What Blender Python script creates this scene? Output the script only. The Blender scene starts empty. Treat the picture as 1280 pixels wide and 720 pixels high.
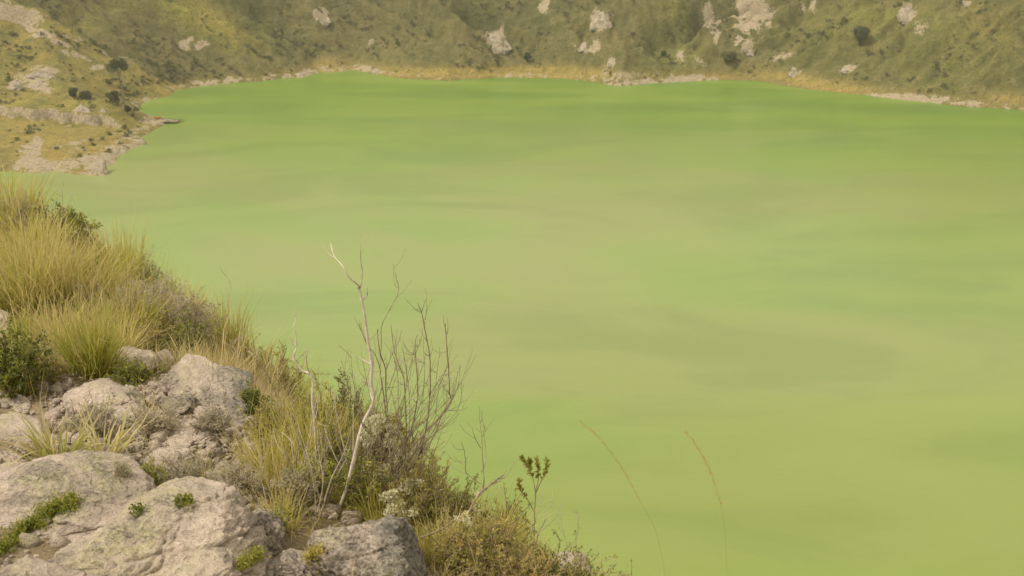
# tone settings gathered here
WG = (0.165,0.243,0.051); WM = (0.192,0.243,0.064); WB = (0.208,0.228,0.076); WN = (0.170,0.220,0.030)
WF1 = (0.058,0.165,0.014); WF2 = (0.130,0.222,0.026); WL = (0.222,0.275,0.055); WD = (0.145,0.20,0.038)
SUN_AZ_DEG = 250; SUN_E = 2.9; SUN_ANG = 0.6; SKY_STR = 0.1; CLOUD = (10.6, 9.8, 8.6); HAZE = 0.00012; EXPO = 0.27
import bpy, math, random
import numpy as np
from math import radians as R
rng = np.random.default_rng(11)
random.seed(5)
sc = bpy.context.scene
COL = sc.collection
# ------------------------------------------------------------------ camera
FPX = 1351.0; PITCH = R(21.0); CAMZ = 120.0
CAM = np.array([0.0, 0.0, CAMZ])
cp, sp = math.cos(PITCH), math.sin(PITCH)
FWD = np.array([0, cp, -sp]); UP = np.array([0, sp, cp]); RT = np.array([1.0, 0, 0])

def ray(px, py):
    d = RT*((px-640)/FPX) + UP*((360-py)/FPX) + FWD
    return d/np.linalg.norm(d)
def at_h(px, py, dist):
    """point on the ray of a photograph pixel at a horizontal distance"""
    d = ray(px, py); return CAM + d*dist/math.hypot(d[0], d[1])
def at_z(px, py, z=0.0):
    d = ray(px, py); return CAM + d*((z-CAMZ)/d[2])
def project(P):
    q = P-CAM; f = q@FWD; f = np.where(f < 0.05, 0.05, f)
    return 640+FPX*(q@RT)/f, 360-FPX*(q@UP)/f, f

# ------------------------------------------------------------------ noise
def _hash(ix, iy, iz, seed):
    h = (ix*374761393 + iy*668265263 + iz*2147483647 + seed*974711) & 0xFFFFFFFF
    h = ((h ^ (h >> 13))*1274126177) & 0xFFFFFFFF
    h = ((h ^ (h >> 16))*2246822519) & 0xFFFFFFFF
    return (h ^ (h >> 15)) & 0xFFFFFFFF
_G = np.array([[1,1,0],[-1,1,0],[1,-1,0],[-1,-1,0],[1,0,1],[-1,0,1],[1,0,-1],[-1,0,-1],
               [0,1,1],[0,-1,1],[0,1,-1],[0,-1,-1],[1,1,0],[0,-1,1],[-1,1,0],[0,-1,-1]], float)
def perlin(P, seed=0):
    P = np.asarray(P, float)
    i = np.floor(P).astype(np.int64); f = P-i
    u = f*f*f*(f*(f*6-15)+10)
    out = np.zeros(len(P))
    for dx in (0, 1):
        wx = u[:, 0] if dx else 1-u[:, 0]
        for dy in (0, 1):
            wy = u[:, 1] if dy else 1-u[:, 1]
            for dz in (0, 1):
                wz = u[:, 2] if dz else 1-u[:, 2]
                g = _G[_hash(i[:, 0]+dx, i[:, 1]+dy, i[:, 2]+dz, seed) & 15]
                out += wx*wy*wz*(g[:, 0]*(f[:, 0]-dx)+g[:, 1]*(f[:, 1]-dy)+g[:, 2]*(f[:, 2]-dz))
    return out
def fbm(P, octv=4, seed=0, lac=2.03, gain=0.5, ridge=False):
    P = np.asarray(P, float); o = np.zeros(len(P)); a = 1.0; s = 0
    for k in range(octv):
        n = perlin(P, seed+k*17)
        if ridge: n = 0.5-np.abs(n)*1.6
        o += a*n; s += a; a *= gain; P = P*lac+13.7
    return o/s
def sstep(a, b, x):
    t = np.clip((x-a)/(b-a), 0, 1); return t*t*(3-2*t)
def xyz(x, y, z=0.0):
    return np.stack([x, y, np.zeros_like(x)+z], -1)

# ------------------------------------------------------------------ mesh helpers
def mk(name, V, F, mat=None, parent=None, attrs=None, smooth=True, mats=None, midx=None):
    """V (n,3); F (m,k) with k=3 or 4, or list of such arrays"""
    me = bpy.data.meshes.new(name)
    Fs = F if isinstance(F, list) else [F]
    Fs = [f for f in Fs if len(f)]
    V = np.asarray(V, np.float32)
    me.vertices.add(len(V)); me.vertices.foreach_set('co', V.ravel())
    nl = sum(f.size for f in Fs); nf = sum(len(f) for f in Fs)
    me.loops.add(nl); me.polygons.add(nf)
    me.loops.foreach_set('vertex_index', np.concatenate([f.ravel() for f in Fs]).astype(np.int32))
    tot = np.concatenate([np.full(len(f), f.shape[1]) for f in Fs])
    st = np.concatenate([[0], np.cumsum(tot)[:-1]])
    me.polygons.foreach_set('loop_start', st.astype(np.int32))
    me.polygons.foreach_set('use_smooth', np.full(nf, bool(smooth)))
    if midx is not None: me.polygons.foreach_set('material_index', np.asarray(midx, np.int32))
    for m in (mats or [mat]):
        if m: me.materials.append(m)
    for k, a in (attrs or {}).items():
        at = me.attributes.new(k, 'FLOAT', 'POINT'); at.data.foreach_set('value', np.asarray(a, np.float32))
    me.update(calc_edges=True); me.validate()
    o = bpy.data.objects.new(name, me); COL.objects.link(o)
    if parent: o.parent = parent
    return o
def tag(o, label=None, cat=None, group=None, kind=None):
    if label: o['label'] = label
    if cat: o['category'] = cat
    if group: o['group'] = group
    if kind: o['kind'] = kind
    return o
def empty(name, loc):
    o = bpy.data.objects.new(name, None); COL.objects.link(o); o.location = loc
    o.empty_display_size = 0.1
    return o

# ------------------------------------------------------------------ node helpers
def newmat(name):
    m = bpy.data.materials.new(name); m.use_nodes = True
    nt = m.node_tree; b = nt.nodes['Principled BSDF']; b.inputs['Specular IOR Level'].default_value = 0.3
    return m, nt, b
def N(nt, t, **kw):
    n = nt.nodes.new(t)
    for k, v in kw.items():
        if k in n.inputs.keys(): n.inputs[k].default_value = v
        else: setattr(n, k, v)
    return n
def noise(nt, scale, detail=4, rough=0.55, vec=None, dist=0.0):
    n = N(nt, 'ShaderNodeTexNoise'); n.inputs['Scale'].default_value = scale
    n.inputs['Detail'].default_value = detail; n.inputs['Roughness'].default_value = rough
    n.inputs['Distortion'].default_value = dist
    if vec is not None: nt.links.new(vec, n.inputs['Vector'])
    return n.outputs['Fac']
def ramp(nt, fac, stops, interp='LINEAR'):
    r = N(nt, 'ShaderNodeValToRGB'); r.color_ramp.interpolation = interp
    e = r.color_ramp.elements
    while len(e) < len(stops): e.new(0.5)
    for el, (p, c) in zip(e, stops):
        el.position = p; el.color = (c, c, c, 1) if isinstance(c, (int, float)) else (*c, 1)
    nt.links.new(fac, r.inputs['Fac']); return r.outputs['Color']
def mixc(nt, fac, a, b, mode='MIX'):
    m = N(nt, 'ShaderNodeMix', data_type='RGBA', blend_type=mode)
    for s, v in ((0, fac), (6, a), (7, b)):
        if hasattr(v, 'is_linked') or isinstance(v, bpy.types.NodeSocket): nt.links.new(v, m.inputs[s])
        elif s == 0: m.inputs[0].default_value = v
        else: m.inputs[s].default_value = (*v, 1)
    return m.outputs[2]
def mth(nt, op, a, b=None, c=None):
    m = N(nt, 'ShaderNodeMath', operation=op)
    for i, v in enumerate((a, b, c)):
        if v is None: continue
        if isinstance(v, bpy.types.NodeSocket): nt.links.new(v, m.inputs[i])
        else: m.inputs[i].default_value = v
    return m.outputs[0]
def attr(nt, name):
    return N(nt, 'ShaderNodeAttribute', attribute_name=name).outputs['Fac']
def objco(nt): return N(nt, 'ShaderNodeTexCoord').outputs['Object']
def geopos(nt): return N(nt, 'ShaderNodeNewGeometry').outputs['Position']
def bump(nt, b, h, strength, dist, prev=None):
    n = N(nt, 'ShaderNodeBump'); n.inputs['Strength'].default_value = strength
    n.inputs['Distance'].default_value = dist; nt.links.new(h, n.inputs['Height'])
    if prev is not None: nt.links.new(prev, n.inputs['Normal'])
    if b is not None: nt.links.new(n.outputs[0], b.inputs['Normal'])
    return n.outputs[0]

# ------------------------------------------------------------------ polygon distance
def seg_dist(P, A, B):
    ab = B-A; t = np.clip(((P-A)@ab)/(ab@ab), 0, 1)
    C = A+t[:, None]*ab; d = P-C
    return np.hypot(d[:, 0], d[:, 1]), t, ab[0]*(P[:, 1]-A[1])-ab[1]*(P[:, 0]-A[0])
def poly_sdf(P, poly):
    """positive outside"""
    best = np.full(len(P), 1e9); inside = np.zeros(len(P), bool)
    n = len(poly)
    for i in range(n):
        A, B = poly[i], poly[(i+1) % n]
        d, _, _ = seg_dist(P, A, B); best = np.minimum(best, d)
        c = (A[1] > P[:, 1]) != (B[1] > P[:, 1])
        with np.errstate(divide='ignore', invalid='ignore'):
            xi = (B[0]-A[0])*(P[:, 1]-A[1])/(B[1]-A[1]+1e-12)+A[0]
        inside ^= c & (P[:, 0] < xi)
    return np.where(inside, -best, best)

# ------------------------------------------------------------------ lake shoreline
SHORE_PX = [(-90,211),(-20,214),(50,217),(66,214),(90,218),(128,221),(134,212),(140,203),(150,191),(163,186),(182,179),(181,171),
 (196,160),(213,152),(196,148),(181,141),(173,135),(182,127),(216,119),(222,113),(250,108),(280,105),(330,102),(352,98),(380,97),(402,91),
 (420,90),(442,87),(470,93),(500,98),(560,101),(600,99),(640,97),(700,98),(735,102),(770,108),(810,105),(850,103),(900,100),
 (940,101),(960,103),(985,108),(1010,112),(1060,117),(1100,122),(1130,125),(1170,129),(1200,133),(1240,135),(1280,138),(1340,142),(1420,150)]
sh = np.array([at_z(x, y)[:2] for x, y in SHORE_PX])
extra = np.array([(470,470),(520,400),(540,300),(480,200),(340,120),(180,88),(60,84),(0,84),(-60,88),(-130,110),(-210,160),(-290,250),(-330,350),(-330,425)], float)
LAKE = np.concatenate([sh, extra])
print('shore x range', sh[:, 0].min(), sh[:, 0].max(), sh[:, 1].min(), sh[:, 1].max())
def subdivide_poly(poly):
    out = []; n = len(poly)
    for i in range(n):
        A, B = poly[i], poly[(i+1) % n]; L = np.hypot(*(B-A)); k = max(1, int(L/9))
        for j in range(k): out.append(A+(B-A)*j/k)
    out = np.array(out)
    w = np.stack([perlin(xyz(out[:, 0]/11, out[:, 1]/11), 3), perlin(xyz(out[:, 0]/11, out[:, 1]/11), 9)], -1)
    return out+w*3.0
LAKE = subdivide_poly(LAKE)

# ------------------------------------------------------------------ near slope
EDGE_PX = [(-700,215,45),(-400,170,28),(-150,200,16.5),(0,238,11.5),(60,264,10.2),(120,306,9.0),(200,380,7.4),(300,454,6.0),(400,518,5.0),(500,592,4.35),
 (600,648,3.9),(700,696,3.55),(800,740,3.3),(900,815,2.95),(1100,960,2.4)]
E3 = np.array([at_h(*e) for e in EDGE_PX])
E3 = np.concatenate([E3, [[1.9,0.9,117.9],[5,-1.6,118.1],[12,-7,118.5],[26,-20,119],[60,-50,119.5]]])
INN = [at_h(0,720,2.95),at_h(300,720,3.0),at_h(480,730,3.05),at_h(0,560,4.25),at_h(200,560,4.25),at_h(100,450,5.9),
       at_h(250,500,5.1),at_h(0,400,7.3),at_h(100,380,7.9),at_h(0,305,10.4),
       (0,0,117.7),(0,-3,118.4),(-4,-1,118.2),(-4,3,117.6),(0,-14,119.5),(-15,-6,119.3),(-22,4,118.8),(14,-16,119.4),(-40,-10,121),(0,-45,122),(-30,-45,122)]
CT = np.concatenate([E3, np.array(INN, float)])
def _phi(d): return np.sqrt(d*d+0.6)
_D = np.hypot(CT[:, None, 0]-CT[None, :, 0], CT[:, None, 1]-CT[None, :, 1])
_n = len(CT); _A = np.zeros((_n+3, _n+3)); _A[:_n, :_n] = _phi(_D)+np.eye(_n)*-0.25
_A[:_n, _n] = 1; _A[:_n, _n+1:] = CT[:, :2]; _A[_n, :_n] = 1; _A[_n+1:, :_n] = CT[:, :2].T
_w = np.linalg.solve(_A, np.concatenate([CT[:, 2], [0, 0, 0]]))
def rbf(P):
    out = np.empty(len(P))
    for a in range(0, len(P), 40000):
        Q = P[a:a+40000]; d = np.hypot(Q[:, None, 0]-CT[None, :, 0], Q[:, None, 1]-CT[None, :, 1])
        out[a:a+40000] = _phi(d)@_w[:_n]+_w[_n]+Q@_w[_n+1:]
    return out
def edge_info(P):
    best = np.full(len(P), 1e9); sg = np.zeros(len(P)); near = np.zeros((len(P), 2))
    for i in range(len(E3)-1):
        A, B = E3[i, :2], E3[i+1, :2]
        d, t, s = seg_dist(P, A, B); m = d < best
        best[m] = d[m]; sg[m] = s[m]; near[m] = (A+t[:, None]*(B-A))[m]
    return best*np.where(sg > 0, 1, -1), near        # positive = lake side (left of the polyline direction)
def near_h(P, detail=True):
    d, near = edge_info(P)
    out = d > 0
    h = rbf(np.where(out[:, None], near, P))
    dd = np.maximum(d+0.35, 0); drop = 1.45*(np.sqrt(dd*dd+0.25)-0.5)
    h = h-drop
    if detail:
        h = h+0.10*fbm(xyz(P[:, 0]*1.1, P[:, 1]*1.1), 5, 5)+0.25*fbm(xyz(P[:, 0]*.25, P[:, 1]*.25), 2, 8)*sstep(2, 12, np.hypot(P[:, 0], P[:, 1]))
        h = h+0.5*sstep(1, 8, d)*fbm(xyz(P[:, 0]*.35, P[:, 1]*.35), 4, 21)
    return h

# ------------------------------------------------------------------ crater terrain
SIDE = {}
def crater_h(P):
    x, y = P[:, 0], P[:, 1]
    D = poly_sdf(P, LAKE)
    Dp = np.maximum(D, 0)
    wp = xyz(x, y)
    # along-shore coordinate for gullies that run down the wall, some slantwise
    ang = np.arctan2(y-330, x-40); s = ang*400
    warp = 30*fbm(wp/60, 4, 31)
    slant = np.interp(x, [-400,-220,-60,60,170,420], [-0.5,-1.2,-1.0,-.1,0.9,1.1])
    sg = s+slant*Dp+warp
    g1 = fbm(xyz(sg/46, Dp/110), 4, 41, ridge=True)
    g2 = fbm(xyz(sg/15, Dp/34), 4, 47, ridge=True)
    steep = 0.80+0.22*fbm(wp/120, 2, 51)
    wall = 1.6*sstep(0, 3, Dp)+1.3*sstep(3, 9, Dp)+steep*np.maximum(Dp-5, 0)
    wall += sstep(4, 45, Dp)*(30*(g1-0.18)) + sstep(5, 25, Dp)*5.5*(g2-0.2)+sstep(2, 12, Dp)*1.7*fbm(wp/6, 4, 61)+sstep(4, 25, Dp)*5.0*(fbm(wp/19, 5, 63, ridge=True)-.2)
    # gentle benches of the left peninsula
    w = sstep(-145, -180, x)*sstep(380, 430, y)*sstep(690, 585, y+14*fbm(wp/30, 3, 33)*2)
    Q = wp/14
    ben = 1.2*sstep(0, 3, Dp)+0.085*Dp+2.0*sstep(4, 20, Dp)*fbm(wp/26, 3, 71)+0.8*fbm(wp/5, 3, 75)*sstep(1, 6, Dp)
    # two cut banks: a step up going back from the lake
    yb = 531+3.5*fbm(xyz(x/9, y*0), 3, 77)*2-0.10*(x+250)
    bank = sstep(0, 2.5, y-yb)*sstep(-186, -200, x)
    b0_ = ben.copy(); ben = ben+bank*5.5
    back = np.maximum(y-yb-14, 0)
    ben += bank*(0.22*back)+sstep(60, 95, back)*0.0
    knob = np.maximum(y-604+0.35*(x+205)*(x < -205), 0)*sstep(-150, -215, x)
    ben += 0.40*knob*bank+6*bank*sstep(4, 30, back)*fbm(wp/20, 4, 79)
    ben = b0_+np.minimum(ben-b0_, 0.42*np.maximum(Dp-2, 0)+1.5*fbm(wp/7, 3, 85)*sstep(2, 10, Dp))
    z = wall*(1-w)+ben*w
    SIDE['g1'] = g1; SIDE['g2'] = g2; SIDE['st'] = fbm(xyz(sg/6, Dp/60), 4, 49)
    # the rim, and the country beyond it
    cap = 175+60*fbm(wp/260, 3, 81)
    k = 0.03
    z = -np.log(np.exp(-k*z)+np.exp(-k*cap))/k
    z = z-0.45*np.maximum(Dp-260, 0)*0.5
    z = np.maximum(z, 20+25*fbm(wp/300, 3, 83)+np.minimum(Dp, 100)*0.1-400*(Dp < 300))
    z = np.where(D < 0, np.maximum(D*0.35, -14)-0.05, z)
    return z, D
def camera_hill(P):
    x, y = P[:, 0], P[:, 1]
    D = np.maximum(poly_sdf(P, LAKE), 0)
    wp = xyz(x, y)
    h = 1.47*D
    lim = 118.2+0.02*np.hypot(x, y)+14*sstep(60, 300, np.hypot(x, y))
    k = 0.12
    h = -np.log(np.exp(-k*np.clip(h, 0, 400))+np.exp(-k*lim))/k
    return h+sstep(0, 20, D)*(3.5*fbm(wp/14, 4, 91)+3*fbm(wp/40, 2, 95))
def ground_h(P):
    r = np.hypot(P[:, 0], P[:, 1])
    z, D = crater_h(P)
    wc = sstep(330, 170, r)*sstep(260, 180, P[:, 1])
    m = wc > 0
    ch = np.zeros(len(P)); 
    if m.any(): ch[m] = camera_hill(P[m])
    z = np.where(D < 0, z, z*(1-wc)+ch*wc)
    m = r < 46
    if m.any():
        wn = sstep(44, 18, r[m]); z[m] = z[m]*(1-wn)+near_h(P[m])*wn
    return z, D
# ------------------------------------------------------------------ raycast on the near ground
_gx = np.arange(-24, 14, 0.08); _gy = np.arange(0.0, 30, 0.08)
_GX, _GY = np.meshgrid(_gx, _gy)
_GH = ground_h(np.stack([_GX.ravel(), _GY.ravel()], -1))[0].reshape(_GX.shape)
def gh(P):
    P = np.atleast_2d(P)
    fx = np.clip((P[:, 0]+24)/0.08, 0, len(_gx)-2.001); fy = np.clip(P[:, 1]/0.08, 0, len(_gy)-2.001)
    ix, iy = fx.astype(int), fy.astype(int); tx, ty = fx-ix, fy-iy
    return (_GH[iy, ix]*(1-tx)*(1-ty)+_GH[iy, ix+1]*tx*(1-ty)+_GH[iy+1, ix]*(1-tx)*ty+_GH[iy+1, ix+1]*tx*ty)
def hit(px, py):
    """where the ray of a photograph pixel meets the near ground"""
    d = ray(px, py); t = np.arange(1.5, 34, 0.02)
    P = CAM+t[:, None]*d; under = P[:, 2] < gh(P[:, :2])
    if not under.any(): return None
    return P[np.argmax(under)]
def hitc(px, py):
    for k in range(40):
        h = hit(px, py+k*6)
        if h is not None: return h

# ------------------------------------------------------------------ setting materials
m_hill, nt, b = newmat('crater_slope')
pos = geopos(nt)
n1 = noise(nt, 0.035, 6, 0.6, pos); n2 = noise(nt, 0.22, 6, 0.65, pos); n3 = noise(nt, 0.9, 5, 0.7, pos)
c = ramp(nt, n1, [(0.3, (0.10,0.105,0.036)), (0.47, (0.155,0.142,0.055)), (0.60, (0.215,0.18,0.075)), (0.72, (0.175,0.165,0.055))])
c2 = ramp(nt, n2, [(0.3, (0.065,0.078,0.028)), (0.5, (0.155,0.14,0.06)), (0.7, (0.28,0.23,0.12))])
c = mixc(nt, 0.5, c, c2)
lush = attr(nt, 'lush')
lf = mth(nt, 'MULTIPLY', lush, ramp(nt, n2, [(0.3, 0.45), (0.62, 1.0)]))
c = mixc(nt, lf, c, ramp(nt, n3, [(0.3, (0.19,0.195,0.035)), (0.55, (0.33,0.315,0.07)), (0.8, (0.44,0.37,0.12))]))
ochre = attr(nt, 'ochre')
c = mixc(nt, mth(nt, 'MULTIPLY', ochre, ramp(nt, n3, [(0.3, 0.35), (0.6, 1.0)])), c, ramp(nt, n2, [(0.35, (0.34,0.26,0.075)), (0.65, (0.50,0.35,0.12))]))
bare = attr(nt, 'bare')
bn = mth(nt, 'ADD', bare, mth(nt, 'MULTIPLY', mth(nt, 'SUBTRACT', n3, 0.5), 1.3))
bf = ramp(nt, bn, [(0.42, 0.0), (0.60, 1.0)])
c = mixc(nt, bf, c, ramp(nt, n3, [(0.3, (0.26,0.21,0.15)), (0.5, (0.44,0.35,0.26)), (0.75, (0.62,0.51,0.39))]))
# small dark shrub specks
v = N(nt, 'ShaderNodeTexVoronoi', Scale=0.55); nt.links.new(pos, v.inputs['Vector'])
gu = attr(nt, 'gully')
c = mixc(nt, ramp(nt, gu, [(0.4, 0.0), (0.9, 0.42)]), c, ramp(nt, n3, [(0.3, (0.26,0.205,0.10)), (0.7, (0.36,0.28,0.15))]))
c = mixc(nt, ramp(nt, gu, [(0.05, 0.55), (0.42, 0.0)]), c, ramp(nt, n3, [(0.3, (0.045,0.058,0.022)), (0.7, (0.11,0.115,0.04))]))
spk = mth(nt, 'MULTIPLY', ramp(nt, v.outputs['Distance'], [(0.15, 0.75), (0.42, 0.0)]), ramp(nt, n2, [(0.45, 0.0), (0.6, 1.0)]))
c = mixc(nt, mth(nt, 'MULTIPLY', spk, mth(nt, 'SUBTRACT', 1.0, bf)), c, (0.035,0.042,0.02))
c = mixc(nt, 1.0, c, (0.80, 0.81, 0.70), 'MULTIPLY')
nt.links.new(c, b.inputs['Base Color']); b.inputs['Roughness'].default_value = 0.95; b.inputs['Specular IOR Level'].default_value = 0.1
q = bump(nt, None, n2, 0.9, 2.5); bump(nt, b, n3, 0.8, 0.8, q)

m_soil, nt, b = newmat('slope_soil')
pos = geopos(nt)
n1 = noise(nt, 1.3, 5, 0.6, pos); n2 = noise(nt, 14, 6, 0.7, pos); n3 = noise(nt, 70, 3, 0.6, pos)
c = ramp(nt, n1, [(0.3, (0.13,0.095,0.045)), (0.5, (0.24,0.175,0.09)), (0.7, (0.32,0.245,0.15))])
c = mixc(nt, 0.45, c, ramp(nt, n2, [(0.3, (0.10,0.075,0.035)), (0.55, (0.27,0.20,0.11)), (0.75, (0.42,0.34,0.23))]))
c = mixc(nt, ramp(nt, n3, [(0.55, 0.0), (0.7, 0.6)]), c, (0.44,0.36,0.26))
nt.links.new(c, b.inputs['Base Color']); b.inputs['Roughness'].default_value = 0.95
q = bump(nt, None, n2, 0.8, 0.05); bump(nt, b, n3, 0.7, 0.015, q)

# ------------------------------------------------------------------ hills (one sheet, lake bed included)
def spaced(a, b_, core0, core1, step, grow=1.09):
    mid = list(np.arange(core0, core1+step/2, step))
    lo = []; s = step; x = core0
    while x > a: s = min(s*grow, 140); x -= s; lo.append(x)
    hi = []; s = step; x = mid[-1]
    while x < b_: s = min(s*grow, 140); x += s; hi.append(x)
    return np.array(lo[::-1]+mid+hi)
gx = spaced(-3000, 3000, -395, 395, 1.35)
gy1 = spaced(-3000, 60, 55, 60, 2.0, 1.10); 
gy = np.concatenate([gy1[gy1 < 57], np.arange(57, 400, 3.0), np.arange(400, 800, 1.15)])
t = []; s = 1.15; x = gy[-1]
while x < 3200: s = min(s*1.1, 140); x += s; t.append(x)
gy = np.concatenate([gy, t])
# finer rows round the camera so the sheet follows the hill it stands on
gy = np.unique(np.concatenate([gy, np.arange(-40, 57, 2.0)]))
gy = gy[np.concatenate([[True], np.diff(gy) > 0.8])]
GX, GY = np.meshgrid(gx, gy); P2 = np.stack([GX.ravel(), GY.ravel()], -1)
Z, D = ground_h(P2); G1, G2, ST = SIDE['g1'], SIDE['g2'], SIDE['st']
r = np.hypot(P2[:, 0], P2[:, 1])
Zc = Z-1.2*sstep(34, 27, r)
V = np.column_stack([P2, Zc])
PX, PY, PF = project(V)
def blob(cx, cy, rx, ry, a=0):
    dx, dy = PX-cx, PY-cy; ca, sa = math.cos(a), math.sin(a)
    u, v = (dx*ca+dy*sa)/rx, (-dx*sa+dy*ca)/ry
    return np.exp(-(u*u+v*v))*(P2[:, 1] > 380)
wp = xyz(P2[:, 0], P2[:, 1]); nn = fbm(wp/13, 4, 101); nf = fbm(wp/4, 3, 105)
bare = np.zeros(len(V)); lush = np.zeros(len(V)); ochre = np.zeros(len(V))
for (cx, cy, rx, ry, a, w) in [(620,48,14,11,0,1.1),(45,105,22,9,0.4,1),(18,108,9,8,0,.9),(60,92,18,7,0,.8),(50,42,24,7,.2,.9),(20,30,12,9,0,.6),(401,18,10,9,.3,1),
    (751,23,14,14,0,1),(741,60,8,11,.5,.8),(884,18,7,16,0,1.1),(896,40,6,16,.1,.9),(940,15,22,22,.2,1.1),(930,55,12,12,0,1),(1010,6,14,10,0,.9),
    (1136,12,9,14,-.3,.9),(1150,34,12,14,.5,.6),(1060,86,12,6,-.3,.8),(977,70,18,6,-.3,.8),(995,88,10,7,0,.7),(1208,5,5,4,0,1),(765,77,5,5,0,.9),
    (465,53,5,5,0,.8),(680,8,7,9,0,.9),(250,57,22,6,-.3,.6),(232,52,16,5,-.5,.7),(122,84,12,4,-.3,.8),(150,70,14,10,0,.4),(90,66,18,7,0,.4),
    (720,58,20,8,-.5,.5),(860,70,26,12,0,.45),(960,30,30,18,0,.45),(1105,30,18,16,0,.2),
    (46,182,6,17,.15,1.2),(34,190,7,12,-.5,1),(40,203,14,8,0,.9),(200,152,18,3.5,.05,1.1),(118,208,12,12,0,.7),(172,184,14,8,-.4,.9),(150,190,10,8,-.4,.7),
    (186,140,14,5,.2,.8),(150,175,30,16,-.4,.15),(70,205,28,12,.1,.1),(190,128,22,6,.1,.45),(300,97,60,9,-.1,.22),(780,95,30,11,0,.5),(1200,128,70,6,.1,.5),(1140,124,26,5,.1,.5),(830,96,30,7,0,.3),(870,98,16,7,0,.35),(52,88,14,8,0,.5)]:
    bare += w*blob(cx, cy, rx, ry, a)
for (cx, cy, rx, ry, a, w) in [(255,25,60,22,.5,1),(85,35,70,14,0,.35),(80,130,90,7,0,.55),(60,160,90,16,0,.35),(1080,20,70,18,0,.5),(1200,60,80,60,0,.35),(840,60,40,30,0,.45),(840,15,20,20,0,.4),
    (150,8,60,10,0,.35),(1050,60,90,40,0,.15),(680,90,40,8,0,.3),(140,150,20,8,0,.5),(200,112,22,8,0,.4),(60,100,90,30,0,.15)]:
    lush += w*blob(cx, cy, rx, ry, a)
for (cx, cy, rx, ry, a, w) in [(265,25,45,16,.6,.6),(560,90,110,7,0,1),(415,82,28,10,0,.9),(700,90,60,9,0,.8),(200,107,24,9,.2,.9),(1000,98,60,8,.2,.6),(1050,110,50,8,.1,.6),(1260,122,30,8,.1,.7),
    (90,185,60,22,0,.55),(20,165,40,22,0,.45),(60,32,60,20,0,.25),(1240,30,40,26,0,.35),(880,95,90,5,0,.4),(205,148,20,8,0,.6),(720,92,70,6,0,.5)]:
    ochre += w*blob(cx, cy, rx, ry, a)
# steep cut faces and the band left by the waves are bare
gyz, gxz = np.gradient(Z.reshape(GX.shape), gy, gx); slope = np.hypot(gyz, gxz).ravel()
shoreband = sstep(3.8, 1.0, Z+3.4*nn-2.2*fbm(wp/45, 3, 107)*2)*(D > 0)*np.clip(0.5+1.4*nf+1.5*fbm(wp/60, 2, 109), 0, 1.2)
left = (P2[:, 0] < -150)*(P2[:, 1] < 640)*(P2[:, 1] > 400)
ochre += left*.6*np.clip(.7+nn*2, 0, 1); bare = bare*np.clip(1+1.6*nf+1.6*ST, 0, 2)+np.maximum(shoreband, 0)*0.75+left*sstep(0.85, 1.3, slope)*0.85+sstep(0.14, 0.5, nn)*0.35*(P2[:, 1] > 300)
ochre += sstep(7, 3, Z)*(D > 0)*0.35*(1-left)
camside = (r < 330)*(P2[:, 1] < 250)
bare += camside*sstep(.1, .4, nf)*0.5; lush = lush*(1+1.5*nn)+left*.35*np.clip(.7+nf*2, 0, 1)+camside*0.3
gul = np.clip(0.42+.8*ST*(.3+2*np.abs(nn))+0.6*nf+0.3*(G2-.2)+0.5*(G1-.18), 0, 1); gul = gul*(1-np.clip(bare*1.4, 0, 1))+0.42*np.clip(bare*1.4, 0, 1); gul = gul*(1-.6*np.clip(lush+ochre, 0, 1))+.42*.6*np.clip(lush+ochre, 0, 1)
bare += np.clip(ST*G2*2-.02, 0, 1)*sstep(.05, .3, nn)*.5
iy, ix = np.meshgrid(np.arange(len(gy)-1), np.arange(len(gx)-1), indexing='ij'); nxx = len(gx)
q0 = (iy*nxx+ix).ravel(); F = np.stack([q0, q0+1, q0+1+nxx, q0+nxx], -1)
hills = mk('hills', V, F, m_hill, attrs={'bare': np.clip(bare, 0, 1.3), 'lush': np.clip(lush, 0, 1), 'ochre': np.clip(ochre, 0, 1), 'gully': gul})
tag(hills, 'steep olive green and brown crater walls rising from the lake shore', 'hillside', kind='structure')
print('hills verts', len(V))

# near slope, fine sheet
nx_ = np.arange(-31, 31.01, 0.11); nx_ = nx_[(nx_ > -31)]
ax = np.concatenate([np.arange(-31, -9, 0.22), np.arange(-9, 3, 0.05), np.arange(3, 31, 0.3)])
ay = np.concatenate([np.arange(-31, 1, 0.4), np.arange(1, 13, 0.05), np.arange(13, 31, 0.22)])
AX, AY = np.meshgrid(ax, ay); PA = np.stack([AX.ravel(), AY.ravel()], -1)
ra = np.hypot(PA[:, 0], PA[:, 1])
ZA = np.full(len(PA), 0.0)
ZA[:] = ground_h(PA)[0]-1.6*sstep(26, 31, ra)-3.0*sstep(31, 34, ra)
# grit and fine lumps
ZA += 0.018*fbm(xyz(PA[:, 0]*7, PA[:, 1]*7), 4, 111)*(ra < 16)
iy, ix = np.meshgrid(np.arange(len(ay)-1), np.arange(len(ax)-1), indexing='ij'); nxx = len(ax)
q0 = (iy*nxx+ix).ravel(); F = np.stack([q0, q0+1, q0+1+nxx, q0+nxx], -1)
rr = ra[F].max(1); F = F[rr < 33]
near = mk('ground', np.column_stack([PA, ZA]), F, m_soil)
tag(near, 'brown stony soil of the rim slope under the grasses', 'ground', kind='structure')

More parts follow.
